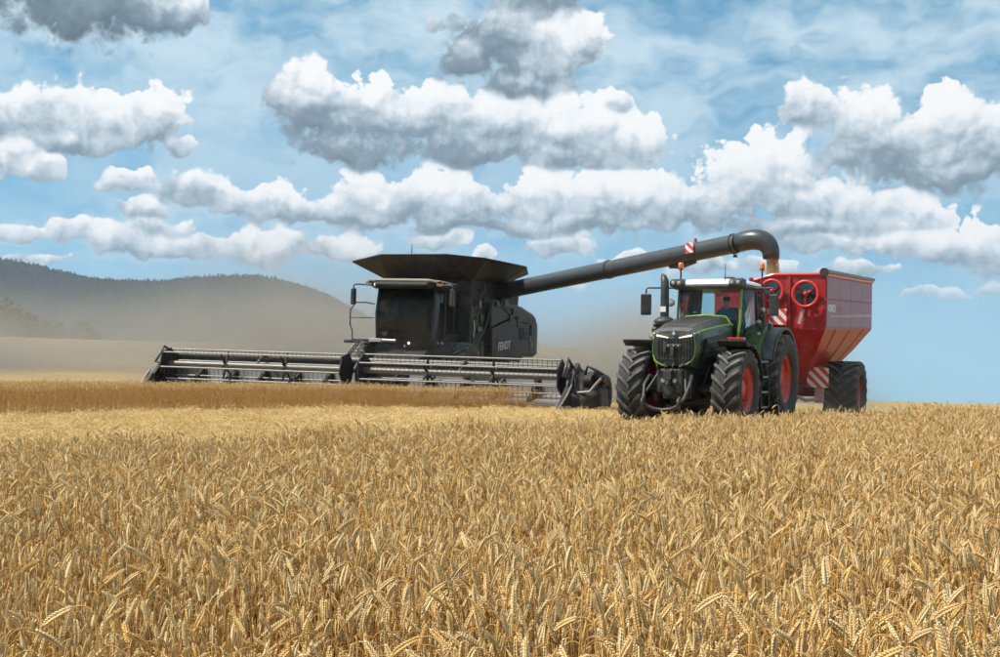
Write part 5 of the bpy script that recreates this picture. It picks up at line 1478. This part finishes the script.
def build_header():
    L = 6.9
    C0 = Vector((HX, HY, 0))
    def B(name, mat, parent, mb, **k):
        o = mb.build(name, mat, parent, **k); o.location = C0 if parent is combine else (0, 0, 0); return o
    # back frame and deck
    m = MB(); m.box(-L, L, 0.62, 0.70, 0.42, 1.28)
    fr = B('header_back_wall', M_COMB2, combine, m)
    m = MB(); m.cyl((-L, 0.66, 1.36), (L, 0.66, 1.36), 0.085, 12); m.build('header_beam', M_HEAD, fr)
    m = MB(); m.cyl((-L, 0.72, 0.42), (L, 0.72, 0.42), 0.10, 10); m.build('header_lower_beam', M_COMB2, fr)
    nb = 12
    for k in range(nb):                                    # bright sheets of the draper deck between dark ribs
        x0 = -L + 2*L*k/nb; x1 = x0 + 2*L/nb
        m = MB(); m.hexa([(x0+0.10, -0.40, 0.28), (x1-0.10, -0.40, 0.28), (x1-0.10, 0.60, 0.50), (x0+0.10, 0.60, 0.50), (x0+0.10, -0.40, 0.31), (x1-0.10, -0.40, 0.31), (x1-0.10, 0.60, 0.53), (x0+0.10, 0.60, 0.53)])
        m.build('deck_sheet', M_DECK, fr)
        m = MB(); m.box(x0+0.12, x1-0.12, 0.590, 0.615, 0.55, 0.95); m.build('wall_sheet', M_DECK if k % 3 else M_HEAD, fr)
        m = MB(); m.hexa([(x0-0.05, -0.42, 0.22), (x0+0.05, -0.42, 0.22), (x0+0.05, 0.58, 0.4), (x0-0.05, 0.58, 0.4), (x0-0.05, -0.42, 0.36), (x0+0.05, -0.42, 0.36), (x0+0.05, 0.58, 1.0), (x0-0.05, 0.58, 1.0)])
        m.build('deck_rib', M_COMB2, fr)
    m = MB(); m.box(-L, L, -0.52, -0.42, 0.22, 0.30); cb = m.build('cutter_bar', M_STEEL, fr)
    m = MB()
    for k in range(170):
        x = -L + 0.04 + k*(2*L-0.08)/169
        m.add([(x-0.018, -0.52, 0.24), (x+0.018, -0.52, 0.24), (x, -0.64, 0.25), (x-0.018, -0.52, 0.28), (x+0.018, -0.52, 0.28)], [(0, 1, 2), (3, 2, 4), (0, 2, 3), (1, 4, 2)])
    kg = m.build('knife_guards', M_STEEL, cb); kg['kind'] = 'stuff'
    # ---- reels
    RR, ZC, YC = 0.50, 1.06, -0.12
    for half, (xa, xb) in enumerate(((-L+0.22, -0.30), (0.30, L-0.22))):
        m = MB(); m.cyl((xa, 0, 0), (xb, 0, 0), 0.10, 14)
        reel = m.build('reel', M_HEAD, combine); reel.location = C0 + Vector((0, YC, ZC)); reel.rotation_euler = (R(12 + 20*half), 0, 0)
        for k in range(6):
            a = 2*PI*k/6
            y, z = RR*math.cos(a), RR*math.sin(a)
            m = MB(); m.cyl((xa, y, z), (xb, y, z), 0.026, 8); m.build('reel_bat', M_BAT, reel)
            # spring fingers of this bat always hang down and slightly back
            rx = R(12 + 20*half)
            dn = Vector((0, 0.25*math.cos(rx) - math.sin(rx)*1.0, -0.25*math.sin(rx) - math.cos(rx)*1.0)).normalized()*0.24
            m = MB(); n = int((xb-xa)/0.15)
            for j in range(n+1):
                x = xa + (xb-xa)*j/n
                m.tube([(x, y, z), (x, y+dn.y, z+dn.z)], [0.011, 0.006], 4, caps=False)
            t = m.build('spring_tines', M_GRAPH, reel); t['kind'] = 'stuff'
        for x in (xa, xb):                                  # closed end plates
            m = MB(); m.lathe([(0.001, -0.02), (RR+0.05, -0.02), (RR+0.05, 0.02), (0.001, 0.02)], 6, 'X', (x, 0, 0), smooth=False); m.build('end_plate', M_COMB2, reel)
        for i in (1, 2):                                    # open spiders
            x = xa + (xb-xa)*i/3
            m = MB()
            for k in range(6):
                a = 2*PI*k/6
                m.tube([(x, 0, 0), (x, RR*math.cos(a), RR*math.sin(a))], [0.07, 0.03], 6, flat=0.6)
            m.build('reel_spider', M_COMB2, reel)
    # reel arms from the beam to the reel shaft
    for x in (-L+0.10, -L*0.5, 0.0, L*0.5, L-0.10):
        m = MB(); m.tube([(x, 0.66, 1.36), (x, 0.3, 1.42), (x, YC-0.05, ZC+0.02)], [0.055, 0.05, 0.045], 8); m.build('reel_arm', M_HEAD, fr)
    for x in (-L*0.66, -L*0.33, L*0.33, L*0.66):
        m = MB(); m.tube([(x, -0.5, 0.30), (x+0.16, 0.5, 1.0)], 0.035, 8); m.build('deck_strut', M_HEAD, fr)
    # centre column behind the two inner plates
    m = MB(); m.box(-0.20, 0.20, 0.3, 0.62, 0.4, 1.35); m.build('centre_column', M_COMB2, fr, 0.02)
    # ---- end shields and crop dividers
    for s in (-1, 1):
        x0 = s*(L+0.02); dv = 1.0 if s > 0 else 0.55
        m = MB(); m.prism([(-0.62, 0.15), (0.80, 0.15), (0.86, 1.30), (0.5, 1.50), (0.1, 1.25), (-0.5, 0.75)], x0, x0+s*0.14); es = m.build('end_shield', M_COMB, fr, 0.03)
        m = MB(); m.loft([[(x0-s*0.05, -0.6, 0.18), (x0+s*0.22, -0.6, 0.18), (x0+s*0.2, -0.6, 0.75), (x0, -0.6, 0.78)], [(x0, -0.6-0.65*dv, 0.14), (x0+s*0.14, -0.6-0.65*dv, 0.14), (x0+s*0.12, -0.6-0.65*dv, 0.42), (x0+s*0.02, -0.6-0.65*dv, 0.42)], [(x0+s*0.04, -0.6-1.2*dv, 0.06), (x0+s*0.08, -0.6-1.2*dv, 0.06), (x0+s*0.08, -0.6-1.2*dv, 0.12), (x0+s*0.04, -0.6-1.2*dv, 0.12)]])
        m.build('crop_divider', M_COMB, es, 0.02)
        m = MB(); m.tube([(x0+s*0.1, -0.55-1.2*dv, 0.12), (x0+s*0.2, -0.6-0.5*dv, 0.55), (x0+s*0.18, -0.5, 0.85)], 0.028, 8); m.build('divider_rod', M_BAT, es)
        # triangular arm carrying the reel end
        m = MB(); m.tube([(x0-s*0.1, 0.66, 1.36), (x0-s*0.06, -0.12, 1.62), (x0-s*0.06, -0.6, 1.1), (x0-s*0.06, -0.12, 1.06)], 0.045, 8); m.build('reel_end_arm', M_HEAD, es)
    # heavy rounded cover of the knife drive at the near end
    m = MB(); m.loft([[(L+0.16, -0.75, 0.12), (L+0.55, -0.62, 0.12), (L+0.55, -0.50, 0.42), (L+0.16, -0.62, 0.50)], [(L+0.16, -0.1, 0.10), (L+0.98, -0.05, 0.10), (L+0.95, 0.0, 0.70), (L+0.16, -0.05, 0.95)], [(L+0.16, 0.8, 0.12), (L+1.02, 0.8, 0.12), (L+0.98, 0.75, 0.80), (L+0.16, 0.78, 1.15)], [(L+0.16, 1.25, 0.25), (L+0.8, 1.2, 0.25), (L+0.75, 1.2, 0.6), (L+0.16, 1.25, 0.8)]])
    m.build('drive_cover', M_COMB, fr, 0.08, 3)
    # drive gear above it
    x0 = L + 0.16
    m = MB(); m.hexa([(x0, -0.35, 0.55), (x0+0.35, -0.3, 0.55), (x0+0.45, 0.75, 0.5), (x0, 0.75, 0.5), (x0, -0.1, 1.12), (x0+0.30, -0.05, 1.05), (x0+0.42, 0.7, 1.12), (x0, 0.7, 1.35)]); dg_ = m.build('drive_housing', M_COMB, fr, 0.05)
    for y, z, r in ((0.0, 0.98, 0.17), (0.45, 1.05, 0.2), (0.62, 0.72, 0.15)):
        m = MB(); m.cyl((x0+0.30, y, z), (x0+0.52, y, z), r, 18); m.build('drive_pulley', M_COMB2, dg_)
    m = MB(); m.tube([(x0+0.1, -0.3, 0.62), (x0+0.55, -0.4, 0.66), (x0+0.68, -0.2, 0.88), (x0+0.76, 0.1, 1.05)], 0.06, 8, flat=0.7); m.build('guard_arm', M_BAT, dg_)
    m = MB(); m.tube([(x0+0.25, 0.2, 1.15), (x0+0.35, 0.1, 1.42), (x0+0.6, 0.2, 1.28), (x0+0.8, 0.3, 1.16)], 0.05, 8); m.build('hydraulic_hose', M_BLACK, dg_)
    m = MB(); m.cbox((x0+0.66, 0.35, 1.10), (0.38, 0.30, 0.22), rot=(0.2, 0.35, 0)); m.build('valve_block', M_COMB, dg_, 0.04)
    gw = wheel(combine, 'gauge_wheel', (HX+x0+0.50, HY+0.95, 0.56), 0.60, 0.62, 0.28, 1, tyre_mesh('tyre', 0.60, 0.62, 0.28, 16, 0.035, 0.30).mesh('gauge_tyre', [M_RUBBER, M_LUG]), M_COMB2)
build_header()

# stream of grain from the spout
def build_grain():
    r = random.Random(3); mb = MB()
    c = SPOUT
    for i in range(2600):
        t = r.random(); z = c.z + 0.12 - t*0.95
        rad = 0.17 + 0.06*t
        a = r.uniform(0, 2*PI); q = rad*math.sqrt(r.random())
        p = Vector((c.x + 0.03 + q*math.cos(a) + 0.05*t, c.y + q*math.sin(a), z)); s = 0.014
        d = Vector((r.gauss(0, .3), r.gauss(0, .3), 1)).normalized()*s*1.6; u = d.orthogonal().normalized()*s*0.7; w = d.cross(u).normalized()*s*0.7
        mb.add([p-d, p+u, p+w, p-u, p-w, p+d], [(0,1,2),(0,2,3),(0,3,4),(0,4,1),(5,2,1),(5,3,2),(5,4,3),(5,1,4)])
    o = mb.build('falling_grain', M_GRAIN)
    tag(o, 'golden grain pouring from the auger spout into the red cart', 'grain', kind='stuff')
build_grain()

# ------------------------------------------------------------------ trees beyond the far field
def build_tree(x, y, h, rad, seed, label):
    z = g1(x, y) - 0.3
    e = empty('tree', (x, y, z))
    m = MB(); r = random.Random(seed)
    m.tube([(0, 0, 0), (0.1, 0, h*0.3), (0, 0.1, h*0.6), (0, 0, h*0.85)], [0.30, 0.24, 0.16, 0.05], 8)
    for k in range(7):
        a = r.uniform(0, 2*PI); z0 = h*r.uniform(0.25, 0.6)
        m.tube([(0, 0, z0), (math.cos(a)*rad*0.35, math.sin(a)*rad*0.35, z0+h*0.12), (math.cos(a)*rad*0.7, math.sin(a)*rad*0.7, z0+h*0.2)], [0.12, 0.08, 0.03], 6)
    m.build('trunk', M_BARK, e)
    c = crown_mesh('crown', h, rad, False, 2600, seed, None, 0.75).build('crown', M_LEAF, e)
    tag(e, label, 'tree', 'trees at the far edge of the field')
for i, (px, d, h, rad, lab) in enumerate([
    (-14, 235, 13.5, 5.2, 'dark tree at the left picture edge below the wooded hill'),
    (22, 262, 13.5, 5, 'low bushy tree right of the dark tree at the left edge'),
    (48, 290, 15.5, 5.6, 'rounded dusty tree, second from the dark tree at the left edge'),
    (78, 300, 16.5, 5.6, 'dusty tree midway along the row beyond the far field'),
    (104, 310, 15.0, 5.2, 'small dusty tree at the right end of the row beyond the field')]):
    build_tree((px-500)/F*d, d, h, rad, 50+i, lab)

# ------------------------------------------------------------------ dust raised by the machines
def dust(name, c, s, dens, hfall, seed, label, low=0.45, high=0.64, nscale=0.075):
    me = MB(); me.box(-s[0], s[0], -s[1], s[1], -s[2], s[2])
    m = bpy.data.materials.new(name); m.use_nodes = True
    T = NT(m.node_tree); T.n.clear()
    out = T.node('ShaderNodeOutputMaterial')
    P = T.node('ShaderNodeTexCoord').outputs['Object']
    q = T.v('MULTIPLY', P, (1/s[0], 1/s[1], 1/s[2]))
    x, y, z = T.sep(q)
    edge = T.m('SUBTRACT', 1.0, T.v('LENGTH', T.comb(x, y, T.m('MULTIPLY', T.m('MAXIMUM', T.m('ADD', z, 0.2), 0.0), 0.83)), out=1))
    edge = T.ss(edge, 0.0, 0.55)
    n = T.noise(T.v('ADD', P, (seed*13.1, 0, 0)), nscale, 3, 0.55)
    fall = T.m('POWER', 2.718, T.m('MULTIPLY', T.m('ADD', T.sep(P)[2], s[2]), -1.0/hfall))
    d = T.m('MULTIPLY', T.m('MULTIPLY', edge, T.lin(n, low, high, 0.08, 2.0)), T.m('MULTIPLY', fall, dens))
    v = T.node('ShaderNodeVolumePrincipled')
    v.inputs['Color'].default_value = (0.70, 0.61, 0.50, 1); v.inputs['Anisotropy'].default_value = 0.1
    T.put(v.inputs['Density'], d)
    T.l.new(v.outputs[0], out.inputs['Volume'])
    o = me.build(name, m); o.location = c
    tag(o, label, 'dust', kind='stuff')
    return o
dust('dust_cloud', (-16, 76, 3.0), (40, 28, 4.0), 0.70, 1.7, 1, 'tan dust drifting behind the combine across the far field')
dust('dust_cloud', (-9.5, 60, 4.0), (9.0, 8.0, 5.2), 0.26, 3.2, 6, 'dust plume rising behind the combine cab in front of the hill', nscale=0.16)
dust('dust_cloud', (3.4, 54, 2.2), (10, 9.0, 3.4), 0.62, 1.8, 2, 'dust billowing behind the right side of the combine', nscale=0.3)
dust('dust_cloud', (8.5, 36.5, 0.6), (6.5, 3.2, 1.5), 0.16, 0.9, 3, 'low dust around the wheels of tractor and grain cart', nscale=0.6)

dust('dust_cloud', (-3.0, 44.5, 1.6), (9.5, 5.5, 4.2), 0.11, 2.6, 4, 'thin dust hanging around the body of the combine', nscale=0.35)

# ------------------------------------------------------------------ haze
def build_haze():
    m = MB(); m.box(-3300, 3300, -2600, 5000, -300, 300)
    mat = bpy.data.materials.new('haze'); mat.use_nodes = True
    T = NT(mat.node_tree); T.n.clear()
    out = T.node('ShaderNodeOutputMaterial'); v = T.node('ShaderNodeVolumePrincipled')
    v.inputs['Color'].default_value = (0.76, 0.88, 1.0, 1); v.inputs['Density'].default_value = 0.0001; v.inputs['Anisotropy'].default_value = 0.2
    T.l.new(v.outputs[0], out.inputs['Volume'])
    o = m.build('haze', mat); tag(o, 'pale haze in the air over the fields', 'haze', kind='stuff')
build_haze()
